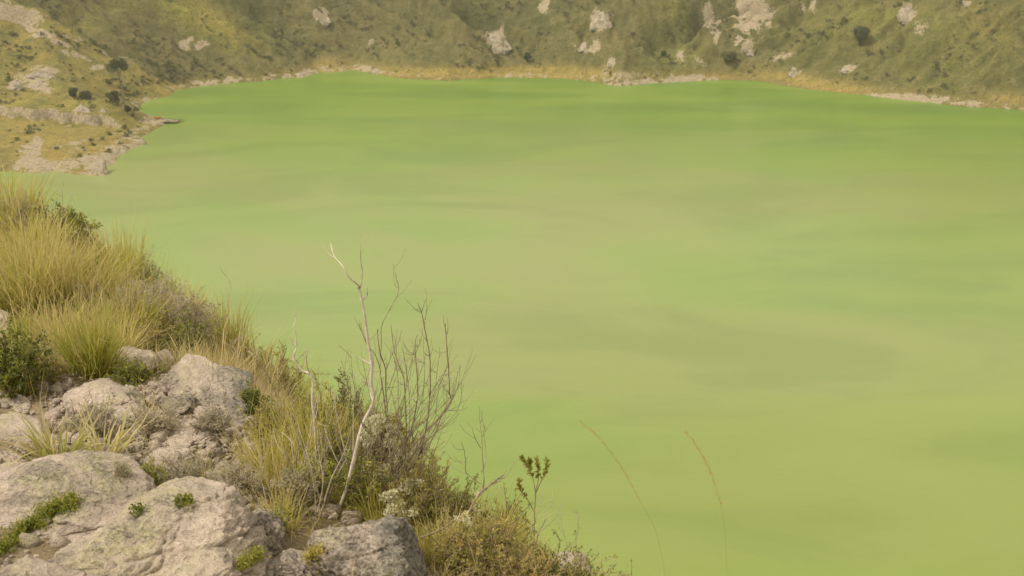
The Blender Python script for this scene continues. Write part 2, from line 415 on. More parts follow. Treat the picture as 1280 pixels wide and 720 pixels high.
# ------------------------------------------------------------------ water
m_water, nt, b = newmat('green_lake_water')
pos = geopos(nt)
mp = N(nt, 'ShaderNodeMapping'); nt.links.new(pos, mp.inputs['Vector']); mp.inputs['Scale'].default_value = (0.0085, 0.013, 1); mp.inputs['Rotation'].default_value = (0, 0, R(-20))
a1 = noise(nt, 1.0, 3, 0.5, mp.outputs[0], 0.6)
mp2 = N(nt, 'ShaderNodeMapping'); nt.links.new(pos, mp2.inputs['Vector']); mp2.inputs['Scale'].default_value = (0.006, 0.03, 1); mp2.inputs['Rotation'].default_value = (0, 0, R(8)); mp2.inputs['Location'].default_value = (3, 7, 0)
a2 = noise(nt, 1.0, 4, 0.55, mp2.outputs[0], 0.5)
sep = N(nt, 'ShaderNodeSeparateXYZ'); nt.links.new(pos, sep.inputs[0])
# turbidity with reflections painted in: cloud-pale and browner mid-lake, wall-dark green far off and right
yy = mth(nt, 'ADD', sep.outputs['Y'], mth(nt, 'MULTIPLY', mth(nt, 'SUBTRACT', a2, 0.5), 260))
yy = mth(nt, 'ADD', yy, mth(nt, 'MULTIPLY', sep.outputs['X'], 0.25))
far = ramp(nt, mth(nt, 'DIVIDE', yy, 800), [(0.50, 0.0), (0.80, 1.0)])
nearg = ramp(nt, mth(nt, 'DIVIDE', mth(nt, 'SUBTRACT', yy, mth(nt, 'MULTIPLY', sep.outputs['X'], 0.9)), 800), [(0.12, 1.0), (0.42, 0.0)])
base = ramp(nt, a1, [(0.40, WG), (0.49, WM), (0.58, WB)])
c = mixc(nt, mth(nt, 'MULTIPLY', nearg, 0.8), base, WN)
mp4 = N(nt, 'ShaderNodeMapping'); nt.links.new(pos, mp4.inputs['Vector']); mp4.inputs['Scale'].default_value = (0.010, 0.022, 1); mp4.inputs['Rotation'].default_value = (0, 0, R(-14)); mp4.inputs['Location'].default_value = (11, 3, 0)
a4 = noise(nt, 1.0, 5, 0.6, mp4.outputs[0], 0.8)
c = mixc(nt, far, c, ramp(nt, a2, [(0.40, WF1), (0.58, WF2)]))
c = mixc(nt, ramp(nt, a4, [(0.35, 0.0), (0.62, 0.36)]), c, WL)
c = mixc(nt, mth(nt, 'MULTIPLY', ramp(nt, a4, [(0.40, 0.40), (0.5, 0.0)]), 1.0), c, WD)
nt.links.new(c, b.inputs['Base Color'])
b.inputs['Roughness'].default_value = 0.28; b.inputs['IOR'].default_value = 1.33; b.inputs['Specular IOR Level'].default_value = 0.5
mp3 = N(nt, 'ShaderNodeMapping'); nt.links.new(pos, mp3.inputs['Vector']); mp3.inputs['Scale'].default_value = (0.35, 0.9, 1)
w1 = noise(nt, 1.0, 5, 0.6, mp3.outputs[0]); bump(nt, b, w1, 0.25, 0.25)
wx = np.arange(-700, 701, 50.0); wy = np.arange(-100, 900, 50.0)
WX, WY = np.meshgrid(wx, wy); iy, ix = np.meshgrid(np.arange(len(wy)-1), np.arange(len(wx)-1), indexing='ij')
q0 = (iy*len(wx)+ix).ravel(); F = np.stack([q0, q0+1, q0+1+len(wx), q0+len(wx)], -1)
# keep the cells that lie over the lake
cxy = np.stack([WX.ravel()[F].mean(1), WY.ravel()[F].mean(1)], -1); F = F[poly_sdf(cxy, LAKE) < 60]
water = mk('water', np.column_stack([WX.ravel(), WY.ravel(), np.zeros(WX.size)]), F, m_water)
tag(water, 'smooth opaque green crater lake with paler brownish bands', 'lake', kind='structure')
# ------------------------------------------------------------------ rocks
def rock_mat(name, pale, mid, dark_amt, lichen_amt):
    m, nt, b = newmat(name)
    p = objco(nt); info = N(nt, 'ShaderNodeObjectInfo')
    ad = N(nt, 'ShaderNodeVectorMath', operation='ADD'); nt.links.new(p, ad.inputs[0])
    cb = N(nt, 'ShaderNodeCombineXYZ'); nt.links.new(mth(nt, 'MULTIPLY', info.outputs['Random'], 31.0), cb.inputs[0]); nt.links.new(cb.outputs[0], ad.inputs[1])
    p = ad.outputs[0]
    n1 = noise(nt, 2.2, 6, 0.62, p, 0.3); n2 = noise(nt, 11, 7, 0.68, p); n3 = noise(nt, 60, 4, 0.7, p)
    c = ramp(nt, n1, [(0.32, mid), (0.5, pale), (0.68, tuple(min(1, k*1.22) for k in pale))])
    c = mixc(nt, 0.6, c, ramp(nt, n2, [(0.3, tuple(k*0.62 for k in mid)), (0.5, pale), (0.72, tuple(min(1, k*1.3) for k in pale))]))
    # fine slanting lamination
    lm = N(nt, 'ShaderNodeMapping'); nt.links.new(p, lm.inputs['Vector']); lm.inputs['Rotation'].default_value = (R(12), R(34), R(20)); lm.inputs['Scale'].default_value = (1.6, 3.0, 26.0)
    n4 = noise(nt, 1.0, 5, 0.65, lm.outputs[0], 0.35)
    c = mixc(nt, ramp(nt, n4, [(0.36, 0.55), (0.50, 0.0)]), c, tuple(k*0.55 for k in mid))
    # crustose lichens: yellow green rosettes and dark specks
    v = N(nt, 'ShaderNodeTexVoronoi', Scale=7.0); 
    dv = N(nt, 'ShaderNodeVectorMath', operation='MULTIPLY_ADD'); nt.links.new(N(nt, 'ShaderNodeTexNoise', Scale=9.0).outputs['Color'], dv.inputs[0]); dv.inputs[1].default_value = (.22,.22,.22); nt.links.new(p, dv.inputs[2])
    nt.links.new(dv.outputs[0], v.inputs['Vector'])
    lz = mth(nt, 'MULTIPLY', ramp(nt, noise(nt, 3.1, 3, 0.6, p), [(0.5-0.12*lichen_amt, 0), (0.62-0.1*lichen_amt, 1)]), ramp(nt, n2, [(0.42, 0.1), (0.58, 0.75)]))
    c = mixc(nt, lz, c, ramp(nt, n3, [(0.35, (0.30,0.265,0.11)), (0.6, (0.44,0.40,0.21))]))
    dk = mth(nt, 'MULTIPLY', ramp(nt, noise(nt, 4.3, 5, 0.65, p, 0.5), [(0.56-0.16*dark_amt, 0), (0.66-0.12*dark_amt, 1)]), ramp(nt, n3, [(0.38, 1.0), (0.60, 0.15)]))
    sep = N(nt, 'ShaderNodeSeparateXYZ')
    c = mixc(nt, mth(nt, 'MULTIPLY', dk, min(1, 0.55+0.3*dark_amt)), c, (0.095,0.085,0.062))
    c = mixc(nt, ramp(nt, v.outputs['Distance'], [(0.05, 0.45), (0.14, 0.0)]), c, (0.50,0.47,0.38))
    c = mixc(nt, mth(nt, 'MULTIPLY', attr(nt, 'painted_shade'), ramp(nt, n2, [(0.35, 0.95), (0.62, 0.35)])), c, ramp(nt, n3, [(0.4, (0.10,0.098,0.075)), (0.66, (0.26,0.25,0.19))]))  # shade of the side away from the sun, mixed into the rock colour
    nt.links.new(c, b.inputs['Base Color']); b.inputs['Roughness'].default_value = 0.92
    q = bump(nt, None, n1, 0.6, 0.08); q = bump(nt, None, n4, 0.9, 0.04, q); q = bump(nt, None, n2, 1.0, 0.05, q); bump(nt, b, n3, 0.9, 0.014, q)
    return m
m_rock = rock_mat('pale_rock', (0.56,0.45,0.34), (0.42,0.33,0.245), 0.5, 0.2)
m_rockl = rock_mat('lichen_rock', (0.56,0.45,0.335), (0.42,0.335,0.24), 0.75, 0.4)
m_rockd = rock_mat('grey_lichen_rock', (0.52,0.42,0.32), (0.37,0.295,0.215), 1.2, 0.5)

_ico = {}
def ico(n):
    if n not in _ico:
        import bmesh
        bm = bmesh.new(); bmesh.ops.create_icosphere(bm, subdivisions=n, radius=1)
        _ico[n] = (np.array([v.co[:] for v in bm.verts]), np.array([[v.index for v in f.verts] for f in bm.faces])); bm.free()
    return _ico[n]
def rock_shape(seed, res=6, planes=10, sharp=9, rough=0.10, extra=()):
    """faceted stone: soft intersection of half spaces, weathered with noise"""
    sharp = sharp*2.2; r_ = np.random.default_rng(seed); V, F = ico(res)
    nrm = r_.normal(size=(planes, 3)); nrm /= np.linalg.norm(nrm, axis=1)[:, None]; hh = r_.uniform(0.62, 0.98, planes)
    if len(extra):
        ex = np.array([e[:3] for e in extra], float); ex /= np.linalg.norm(ex, axis=1)[:, None]
        nrm = np.concatenate([nrm, ex]); hh = np.concatenate([hh, [e[3] for e in extra]])
    dt = np.maximum(V@nrm.T, 1e-3)/hh
    rad = (np.sum(dt**sharp, 1)+1.0)**(-1/sharp)
    P = V*rad[:, None]
    n = fbm(P*1.7+seed, 3, seed); P = P+V*(rough*1.6*n)[:, None]
    n = fbm(P*5+seed, 4, seed+3, ridge=True); P = P+V*(rough*1.0*(n-0.2))[:, None]
    lay = P@(r_.normal(size=3)*1.0+np.array([0, 0, 2.2])); st_ = lay*3.2+1.2*fbm(P*1.5, 2, seed+9); P = P-V*(rough*0.30*np.abs(np.sin(st_))**6)[:, None]
    n = fbm(P*14+seed, 4, seed+5, ridge=True); P = P+V*(rough*0.42*(n-.2))[:, None]
    # crooked fractures, and chips broken out along them
    W2 = P+0.12*np.stack([fbm(P*3+7, 3, seed+21), fbm(P*3+9, 3, seed+22), fbm(P*3+11, 3, seed+23)], -1)
    for sc__, wd, dp_ in ((1.1, .022, .05), (2.6, .03, .022)):
        q_ = np.abs(perlin(W2*sc__+seed*1.3, seed+31)); P = P-V*(dp_*min(1, rough*9)*np.exp(-(q_/wd)**2))[:, None]
    st3 = np.floor((P@np.array([.35, .2, .9])+.15*fbm(P*1.3, 2, seed+41))*6); P = P+V*(rough*.35*(_hash(st3.astype(np.int64), 0*st3.astype(np.int64), 0*st3.astype(np.int64), seed)/4294967295.-.5))[:, None]
    for k in range(3):
        a = r_.normal(size=3); a /= np.linalg.norm(a); s = P@a+0.18*fbm(P*2.3+k, 3, seed+k)-r_.uniform(-0.45, 0.45)
        P = P-V*(0.045*np.exp(-(s/0.022)**2))[:, None]
    return P, F
def rotm(rx, ry, rz):
    from mathutils import Euler
    return np.array(Euler((rx, ry, rz)).to_matrix())
def rock(px, pyb, wpx, hpx, depth, seed, mat, label, group=None, tilt=(0,0,0), res=5, sharp=9, extra=(), name='boulder', sink=0.25, rough=0.10, dist=None, painted_shade=None, dpx=0):
    """stone whose foot shows at pixel (px, pyb); wpx, hpx its apparent size; depth = metres front to back"""
    g = hitc(px, pyb) if dist is None else at_h(px, pyb, dist)
    f = (g-CAM)@FWD; w = wpx/FPX*f; h = hpx/FPX*f
    hh = max(0.35*h, (h-depth*0.55*sp)/cp*1.0)
    P, F = rock_shape(seed, res, sharp=sharp, extra=extra, rough=rough)
    P = P@rotm(*tilt).T
    lo, hi = P.min(0), P.max(0); P = (P-(lo+hi)/2)/((hi-lo)/2)
    tot = hh*(1+sink); P = P*np.array([w/2, depth/2, tot/2])
    fw = FWD[:2]/np.linalg.norm(FWD[:2]); d2 = (g[:2])/np.linalg.norm(g[:2])
    c = np.array([g[0]+d2[0]*depth*0.42, g[1]+d2[1]*depth*0.42, 0]); c[2] = g[2]+hh-tot/2
    ang = math.atan2(-d2[0], d2[1]); ca, sa = math.cos(ang), math.sin(ang)
    P = np.column_stack([P[:, 0]*ca-P[:, 1]*sa, P[:, 0]*sa+P[:, 1]*ca, P[:, 2]])
    at = np.zeros(len(P))
    if painted_shade is not None:
        nrm = np.array(painted_shade[:3], float); nrm /= np.linalg.norm(nrm)
        at = sstep(painted_shade[3], painted_shade[3]+0.35, (P/np.array([w/2, depth/2, tot/2]))@nrm+0.35*fbm(P*6, 3, seed))  # mask for the side to be painted as shaded
    # settle the stone so that its crown shows where the photograph has it
    for _ in range(6):
        X, Y, _f = project(P+c); m = P[:, 2]+c[2] > gh((P+c)[:, :2]) if len(P) < 12000 else np.ones(len(P), bool)
        c = c+RT*((px-(X.min()+X.max())/2)/FPX*f)
        c[2] += (Y.min()-(pyb-hpx))/FPX*f/cp
    vis = (P[:, 2]+c[2] > gh((P+c)[:, :2])); X, Y, _f = project(P+c)
    if vis.any(): print('%-50s want %d..%d x %d..%d got %d..%d x %d..%d' % (label[:50], px-wpx/2, px+wpx/2, pyb-hpx, pyb, X[vis].min(), X[vis].max(), Y[vis].min(), Y[vis].max()))
    else: print('BURIED', label)
    o = mk(name, P, F, mat, attrs={'painted_shade': at})
    o.location = c
    tag(o, label, 'rock', group)
    ROCKS.append((c, w, depth, tot)); 
    return o
ROCKS = []
GR = 'boulders on the rim slope'
rock(62, 700, 330, 138, 0.8, 3, m_rock, 'long pale slab at the lower left edge, behind the mossy cleft', GR, tilt=(0.1,-0.25,0.2), res=7, sharp=15, rough=0.06, sink=0.5, extra=[(-.25,-.45,.86,.46),(.7,-.1,.6,.62)])
rock(172, 765, 380, 170, 0.72, 8, m_rockl, 'largest boulder, pale and spotted with yellow lichen, at the bottom left', GR, tilt=(0,0.1,0.1), res=7, sharp=16, rough=0.065, sink=0.5, extra=[(-.38,-.42,.82,.46),(.86,-.3,.4,.56),(.1,-.9,.35,.6)])
rock(458, 760, 160, 118, 0.45, 12, m_rockd, 'dark grey lichen crusted boulder at the bottom, below the bare shrub', GR, res=6, sharp=10, rough=0.11, sink=0.5, extra=[(0.1,-.2,1,.6)], painted_shade=(1,0,.2,.15))  # dark right edge is shade put into the colour
rock(30, 800, 230, 104, 0.45, 113, m_rockl, 'flat pale slab in the very bottom left corner, right below the leafy cleft', GR, res=6, sharp=10, rough=.07, sink=.5, extra=[(-.1,-.3,1,.5)])
rock(365, 745, 85, 60, 0.35, 17, m_rockd, 'low brown stone wedged between the two bottom boulders', GR, res=5, sink=0.6)
rock(255, 520, 130, 78, 0.75, 5, m_rock, 'peaked tan boulder with a dark right face in the middle of the slope', GR, tilt=(0,0,0), res=6, sharp=14, rough=0.06, sink=0.35, extra=[(-.6,-.35,.62,.38),(.55,-.2,.72,.36),(-.1,-.8,.5,.5)], painted_shade=(.75,.1,.55,.33))  # right face coloured dark for its shade
rock(128, 520, 105, 48, 0.45, 23, m_rock, 'long broken grey rock left of the peaked boulder', GR, tilt=(0,0.25,0), res=5, rough=0.14)
rock(170, 468, 56, 36, 0.4, 29, m_rock, 'pale rounded rock standing behind the low green cushion', GR, res=5, rough=0.13)
rock(201, 466, 32, 30, 0.3, 31, m_rock, 'small knobbly rock touching the pale rounded rock on its right', GR, res=4, rough=0.15)
rock(66, 449, 32, 22, 0.3, 37, m_rock, 'small flat topped stone with a dark notch among the yellow grass', GR, res=4)
rock(-2, 436, 38, 50, 0.5, 41, m_rock, 'grey rock cut by the left edge above the green shrub', GR, res=5)
rock(12, 520, 58, 34, 0.4, 43, m_rock, 'flat grey rock at the left edge just below the green shrub', GR, res=5, extra=[(0,0,1,.5)])
rock(18, 562, 76, 48, 0.5, 47, m_rock, 'wide pale whitish rock at the left edge behind the strap leaved plant', GR, res=5, extra=[(0,-.2,1,.5)])
rock(8, 625, 100, 62, 0.6, 53, m_rock, 'smooth pale rock at the left edge right above the long slab', GR, res=6, extra=[(0,-.3,1,.5)], sink=0.4)
rock(222, 518, 42, 26, 0.22, 59, m_rockd, 'round dark grey stone in front of the peaked boulder', GR, res=4, rough=0.12)
rock(198, 508, 22, 16, 0.14, 61, m_rock, 'small pale stone left of the round dark stone', GR, res=4)
rock(108, 511, 22, 11, 0.12, 67, m_rock, 'smallest white pebble like stone below the long broken rock', GR, res=4)
rock(72, 530, 44, 24, 0.3, 71, m_rock, 'brown cracked stone between the flat grey rock and the white stone', GR, res=4, rough=0.14)
rock(160, 540, 46, 40, 0.3, 73, m_rock, 'upright weathered stone below the end of the long broken rock', GR, res=5, rough=0.15)
rock(235, 562, 80, 42, 0.35, 79, m_rock, 'crumbling grey rock with sprigs in front of the brown soil', GR, res=5, rough=0.18)
rock(210, 600, 62, 44, 0.3, 83, m_rock, 'knobby grey stone just above the largest boulder', GR, res=5, rough=0.16)
rock(140, 615, 66, 44, 0.3, 89, m_rockd, 'dark lichened stone between the long slab and the largest boulder', GR, res=5, rough=0.17)
rock(335, 700, 46, 66, 0.3, 97, m_rockd, 'grey rough stone leaning on the right side of the largest boulder', GR, res=5, rough=0.13)
rock(285, 600, 40, 24, 0.2, 101, m_rock, 'brownish stone in the gravel above the peak of the largest boulder', GR, res=4, rough=0.15)
rock(708, 712, 60, 24, 0.25, 103, m_rock, 'pale pink rock at the right end of the grassy edge', GR, res=5)
rock(318, 650, 36, 26, 0.2, 107, m_rock, 'small grey stone behind the right shoulder of the largest boulder', GR, res=4, rough=0.15)

# loose gravel: uncountable grit and chips
def scatter_pts(n, polypx, seed, gap=0.0):
    """random points on the ground inside the ground area seen in a photograph polygon"""
    pl = []
    for (x, y) in polypx:
        h = hitc(x, y); pl.append(h[:2])
    pl = np.array(pl); r_ = np.random.default_rng(seed)
    lo, hi = pl.min(0), pl.max(0); P = r_.uniform(lo, hi, (n*6, 2))
    P = P[poly_sdf(P, pl) < 0][:n]
    return P
def merge(tv, tf, M, T, tints=None):
    """copies of template (tv, tf) with 3x3 matrices M (k,3,3) and translations T (k,3)"""
    k = len(T); V_ = np.einsum('nij,mj->nmi', M, tv)+T[:, None, :]
    F_ = tf[None]+(np.arange(k)*len(tv))[:, None, None]
    return V_.reshape(-1, 3), F_.reshape(-1, tf.shape[1])
def rand_rot(n, r_, s=None):
    q = r_.normal(size=(n, 4)); q /= np.linalg.norm(q, axis=1)[:, None]
    w_, x, y, z = q.T
    M = np.stack([1-2*(y*y+z*z), 2*(x*y-z*w_), 2*(x*z+y*w_), 2*(x*y+z*w_), 1-2*(x*x+z*z), 2*(y*z-x*w_), 2*(x*z-y*w_), 2*(y*z+x*w_), 1-2*(x*x+y*y)], -1).reshape(n, 3, 3)
    if s is not None: M = M*s[:, None, None]
    return M
r_ = np.random.default_rng(77)
gp = np.concatenate([scatter_pts(2600, [(-60,380),(120,420),(330,480),(420,560),(520,640),(560,800),(-80,800)], 5), scatter_pts(1800, [(60,470),(300,500),(340,620),(360,720),(200,620),(60,560)], 6)])
s = np.exp(r_.normal(-4.75, 0.5, len(gp))); s = np.clip(s, 0.003, 0.026); s[::14] = r_.uniform(.018, .045, len(s[::14]))
tv, tf = rock_shape(900, 2, rough=0.25, planes=7, sharp=20)
Vg, Fg = merge(tv*np.array([1.2, 1, .7]), tf, rand_rot(len(gp), r_, s), np.column_stack([gp, gh(gp)+s*0.25]))
tag(mk('gravel', Vg, Fg, m_rock, attrs={'painted_shade': np.zeros(len(Vg))}), 'loose pale grit and stone chips on the brown soil', 'gravel', kind='stuff')
# ------------------------------------------------------------------ plant materials
def leaf_mat(name, stops, along=None, transl=0.5, rough=0.6, spec=0.25):
    m, nt, b = newmat(name)
    c = ramp(nt, attr(nt, 'tint'), stops)
    if along: c = mixc(nt, mth(nt, 'MULTIPLY', ramp(nt, attr(nt, 'along'), [(along[1], 0), (along[2], 1)]), along[3]), c, along[0])
    info = N(nt, 'ShaderNodeObjectInfo')
    hsv = N(nt, 'ShaderNodeHueSaturation'); nt.links.new(c, hsv.inputs['Color'])
    nt.links.new(mth(nt, 'ADD', mth(nt, 'MULTIPLY', info.outputs['Random'], 0.3), 0.95), hsv.inputs['Value'])
    c = hsv.outputs[0]
    nt.links.new(c, b.inputs['Base Color']); b.inputs['Roughness'].default_value = rough; b.inputs['Specular IOR Level'].default_value = spec
    tr = N(nt, 'ShaderNodeBsdfTranslucent'); nt.links.new(c, tr.inputs['Color'])
    mx = N(nt, 'ShaderNodeMixShader'); mx.inputs[0].default_value = transl
    nt.links.new(b.outputs[0], mx.inputs[1]); nt.links.new(tr.outputs[0], mx.inputs[2])
    nt.links.new(mx.outputs[0], nt.nodes['Material Output'].inputs['Surface'])
    return m
STRAW = (0.62,0.50,0.22); OCH = (0.44,0.39,0.085); OLV = (0.27,0.26,0.04); GRN = (0.22,0.27,0.04); YG = (0.40,0.40,0.045); BRN = (0.17,0.115,0.05)
m_gold = leaf_mat('golden_grass', [(0.0, OLV), (0.3, YG), (0.55, OCH), (0.8, STRAW), (1.0, (0.64,0.52,0.27))], ((0.62,0.50,0.23), 0.35, 1.0, 0.5))
m_ygrass = leaf_mat('yellow_green_grass', [(0.0, GRN), (0.4, YG), (0.75, (0.38,0.34,0.07)), (1.0, STRAW)], ((0.50,0.41,0.18), 0.6, 1.0, 0.6))
m_dry = leaf_mat('dry_grass', [(0.0, BRN), (0.25, (0.30,0.23,0.07)), (0.5, (0.30,0.27,0.07)), (0.75, STRAW), (1.0, (0.55,0.45,0.28))], (STRAW, 0.5, 1.0, 0.5))
m_strap = leaf_mat('strap_leaf', [(0.0, (0.30,0.31,0.06)), (0.5, (0.42,0.39,0.12)), (1.0, (0.60,0.49,0.27))], ((0.62,0.50,0.30), 0.4, 1.0, 0.7), rough=0.45, spec=0.4)
m_leaf = leaf_mat('green_leaf', [(0.0, (0.075,0.095,0.018)), (0.4, (0.19,0.215,0.03)), (0.8, (0.34,0.34,0.05)), (1.0, (0.44,0.39,0.10))], rough=0.45, spec=0.45)
m_dleaf = leaf_mat('dark_leaf', [(0.0, (0.08,0.095,0.03)), (0.5, (0.16,0.17,0.05)), (1.0, (0.28,0.26,0.10))], rough=0.5)
m_oleaf = leaf_mat('olive_leaf', [(0.0, (0.18,0.17,0.04)), (0.35, (0.33,0.31,0.065)), (0.7, (0.46,0.41,0.11)), (1.0, (0.50,0.36,0.13))])
m_gleaf = leaf_mat('grey_leaf', [(0.0, (0.30,0.26,0.15)), (0.5, (0.44,0.39,0.24)), (1.0, (0.50,0.44,0.32))])
m_fluff = leaf_mat('fluffy_flower', [(0.0, (0.42,0.40,0.22)), (0.6, (0.56,0.53,0.33)), (1.0, (0.66,0.62,0.45))], transl=0.3)
m_rust = leaf_mat('seed_head', [(0.0, (0.42,0.22,0.10)), (0.6, (0.55,0.31,0.15)), (1.0, (0.62,0.42,0.22))])
def bark_mat(name, a, b_):
    m, nt, b = newmat(name); p = objco(nt)
    nt.links.new(ramp(nt, noise(nt, 45, 5, 0.65, p), [(0.3, a), (0.65, b_)]), b.inputs['Base Color']); b.inputs['Roughness'].default_value = 0.85
    bump(nt, b, noise(nt, 120, 3, 0.6, p), 0.5, 0.003); return m
m_pale = bark_mat('bleached_wood', (0.42,0.35,0.26), (0.66,0.58,0.46)); m_twig = bark_mat('brown_twig', (0.17,0.13,0.08), (0.32,0.26,0.16)); m_gtwig = bark_mat('grey_twig', (0.26,0.21,0.14), (0.44,0.37,0.27))

# ------------------------------------------------------------------ plant geometry
class Geo:
    def __init__(s): s.V = []; s.F = []; s.t = []; s.a = []; s.n = 0
    def add(s, V, F, t, a):
        s.V.append(V); s.F.append(np.asarray(F)+s.n); s.t.append(np.broadcast_to(t, len(V))); s.a.append(np.broadcast_to(a, len(V))); s.n += len(V)
    def build(s, name, mat, parent=None, smooth=True):
        if not s.V: return None
        F3 = [f for f in s.F if f.shape[1] == 3]; F4 = [f for f in s.F if f.shape[1] == 4]
        Fs = ([np.concatenate(F4)] if F4 else [])+([np.concatenate(F3)] if F3 else [])
        return mk(name, np.concatenate(s.V), Fs, mat, parent, {'tint': np.concatenate(s.t), 'along': np.concatenate(s.a)}, smooth)
def blades(g, B, H, W, az, lean, curl, tint, segs=4, r_=rng, fold=0.0):
    """ribbons: base points B (n,3); lean = start angle off vertical; curl = added bend to the tip"""
    n = len(B); H = np.broadcast_to(H, n); W = np.broadcast_to(W, n); lean = np.broadcast_to(lean, n); curl = np.broadcast_to(curl, n)
    P = B.copy(); pts = [P]; step = H/segs
    kink = np.zeros(n); az = np.array(np.broadcast_to(az, n), float)
    for k in range(segs):
        az = az+r_.normal(0, .22, n); kink = kink+r_.normal(0, .10, n)+(r_.uniform(0, 1, n) < .05)*r_.uniform(.3, 1.1, n)
        a = kink+lean+curl*((k+0.5)/segs)**1.5
        P = P+np.stack([np.cos(az)*np.sin(a), np.sin(az)*np.sin(a), np.cos(a)], -1)*step[:, None]; pts.append(P)
    pts = np.stack(pts, 1)                                           # n, segs+1, 3
    tw = az+np.pi/2+r_.uniform(-1.2, 1.2, n)
    side = np.stack([np.cos(tw), np.sin(tw), np.zeros(n)], -1)
    tt = np.linspace(0, 1, segs+1); prof = np.clip(1.0-tt**2.2, 0.08, 1)*(0.7+0.3*np.minimum(tt*4, 1))
    off = side[:, None, :]*(W[:, None]*0.5*prof)[:, :, None]
    Vv = np.concatenate([pts-off, pts+off], 1).reshape(-1, 3)
    m = segs+1; base = np.arange(n)[:, None]*2*m; k = np.arange(segs)[None]
    F_ = np.stack([base+k, base+k+1, base+k+1+m, base+k+m], -1).reshape(-1, 4)
    g.add(Vv, F_, np.repeat(np.broadcast_to(tint, n), 2*m), np.tile(np.concatenate([tt, tt]), n))
def tussock(g, c, n, H, R_, r_, W=0.004, spread=0.5, tint=(0, 1), lean=(0, 0), curl=0.7, segs=5):
    a = r_.uniform(0, 2*np.pi, n); rr = R_*np.sqrt(r_.uniform(0, 1, n))
    B = np.stack([c[0]+rr*np.cos(a), c[1]+rr*np.sin(a), np.full(n, c[2]-0.03)], -1)
    ln = spread*(rr/R_)**0.8*r_.uniform(0.5, 1.2, n)+np.abs(r_.normal(0, 0.08, n))
    az = a+r_.normal(0, 0.5, n)
    vx, vy = np.cos(az)*np.sin(ln)+lean[0], np.sin(az)*np.sin(ln)+lean[1]
    az = np.arctan2(vy, vx); ln = np.arctan(np.hypot(vx, vy))
    blades(g, B, H*r_.uniform(0.35, 1.0, n)**0.8, W*r_.uniform(0.6, 1.3, n), az, ln, curl*r_.uniform(0.3, 1.3, n), np.clip(r_.uniform(tint[0], tint[1], n), 0, 1), segs, r_)
def leaves(g, C_, Dn, L, W, tint, r_, cup=0.0):
    """small pointed leaves: centre points C_, directions Dn"""
    n = len(C_); L = np.broadcast_to(L, n); W = np.broadcast_to(W, n)
    Dn = Dn/np.linalg.norm(Dn, axis=1)[:, None]; s = np.cross(Dn, r_.normal(size=(n, 3))); s /= np.linalg.norm(s, axis=1)[:, None]
    u = np.cross(s, Dn)
    A = C_; Bp = C_+Dn*(L*0.45)[:, None]+s*(W/2)[:, None]+u*(W*0.25)[:, None]; Cp = C_+Dn*L[:, None]; Dp_ = C_+Dn*(L*0.45)[:, None]-s*(W/2)[:, None]+u*(W*0.25)[:, None]
    V_ = np.stack([A, Bp, Cp, Dp_], 1).reshape(-1, 3); F_ = (np.arange(n)*4)[:, None]+np.arange(4)[None]
    g.add(V_, F_, np.repeat(np.broadcast_to(tint, n), 4), np.tile([0, .5, 1, .5], n))
def tube(g, pts, rad, sides=5, tint=0.5):
    pts = np.asarray(pts, float); n = len(pts); rad = np.broadcast_to(rad, n)
    T = np.gradient(pts, axis=0); T /= np.linalg.norm(T, axis=1)[:, None]+1e-9
    ref = np.array([0.31, 0.2, 0.93]) if abs(T[0] @ np.array([0.31, 0.2, 0.93])) < 0.9 else np.array([1.0, 0, 0])
    s = np.cross(T, ref); s /= np.linalg.norm(s, axis=1)[:, None]; u = np.cross(T, s)
    a = np.linspace(0, 2*np.pi, sides, endpoint=False)
    ring = (s[:, None]*np.cos(a)[None, :, None]+u[:, None]*np.sin(a)[None, :, None])*rad[:, None, None]+pts[:, None]
    V_ = ring.reshape(-1, 3); i = np.arange(n-1)[:, None]*sides; k = np.arange(sides)[None]; k2 = (k+1) % sides
    F_ = np.stack([i+k, i+k2, i+sides+k2, i+sides+k], -1).reshape(-1, 4)
    g.add(V_, F_, tint, 0.5)
def smooth_path(pts, k=4, wob=0.0, r_=rng):
    pts = np.asarray(pts, float); n = len(pts)
    if n < 3:
        t = np.linspace(0, 1, k+1)[:, None]; out = pts[0]*(1-t)+pts[-1]*t
    else:
        out = []
        for i in range(n-1):
            p0, p1, p2, p3 = pts[max(i-1, 0)], pts[i], pts[i+1], pts[min(i+2, n-1)]
            for t in np.linspace(0, 1, k, endpoint=False):
                out.append(0.5*((2*p1)+(-p0+p2)*t+(2*p0-5*p1+4*p2-p3)*t*t+(-p0+3*p1-3*p2+p3)*t**3))
        out.append(pts[-1]); out = np.array(out)
    if wob: out = out+r_.normal(0, wob, out.shape)*np.linspace(0.2, 1, len(out))[:, None]
    return out
def pxpath(px, d0, d1=None, bend=0.0):
    """stem traced at distance d0 (base) to d1 (tip), given a real depth wander"""
    d1 = d0 if d1 is None else d1; n = len(px); k = np.linspace(0, 1, n)
    return np.array([at_h(x, y, d0+(d1-d0)*t+bend*math.sin(math.pi*t)) for (x, y), t in zip(px, k)])
def fluff(parent_inv, c, r0, r_, mat=None, n=420, name='flower_head', parent=None):
    g = Geo(); d = r_.normal(size=(n, 3)); d /= np.linalg.norm(d, axis=1)[:, None]
    lob = r_.normal(size=(6, 3))*r0*0.55; cc = lob[r_.integers(0, 6, n)]
    C_ = cc+d*r0*r_.uniform(0.1, 0.4, n)[:, None]
    leaves(g, C_, d+r_.normal(size=(n, 3))*0.5, r0*r_.uniform(0.16, 0.32, n), r0*0.16, r_.uniform(0, 1, n), r_)
    o = g.build(name, mat or m_fluff, parent, smooth=False); o.location = np.array(c)-np.array(parent_inv); return o

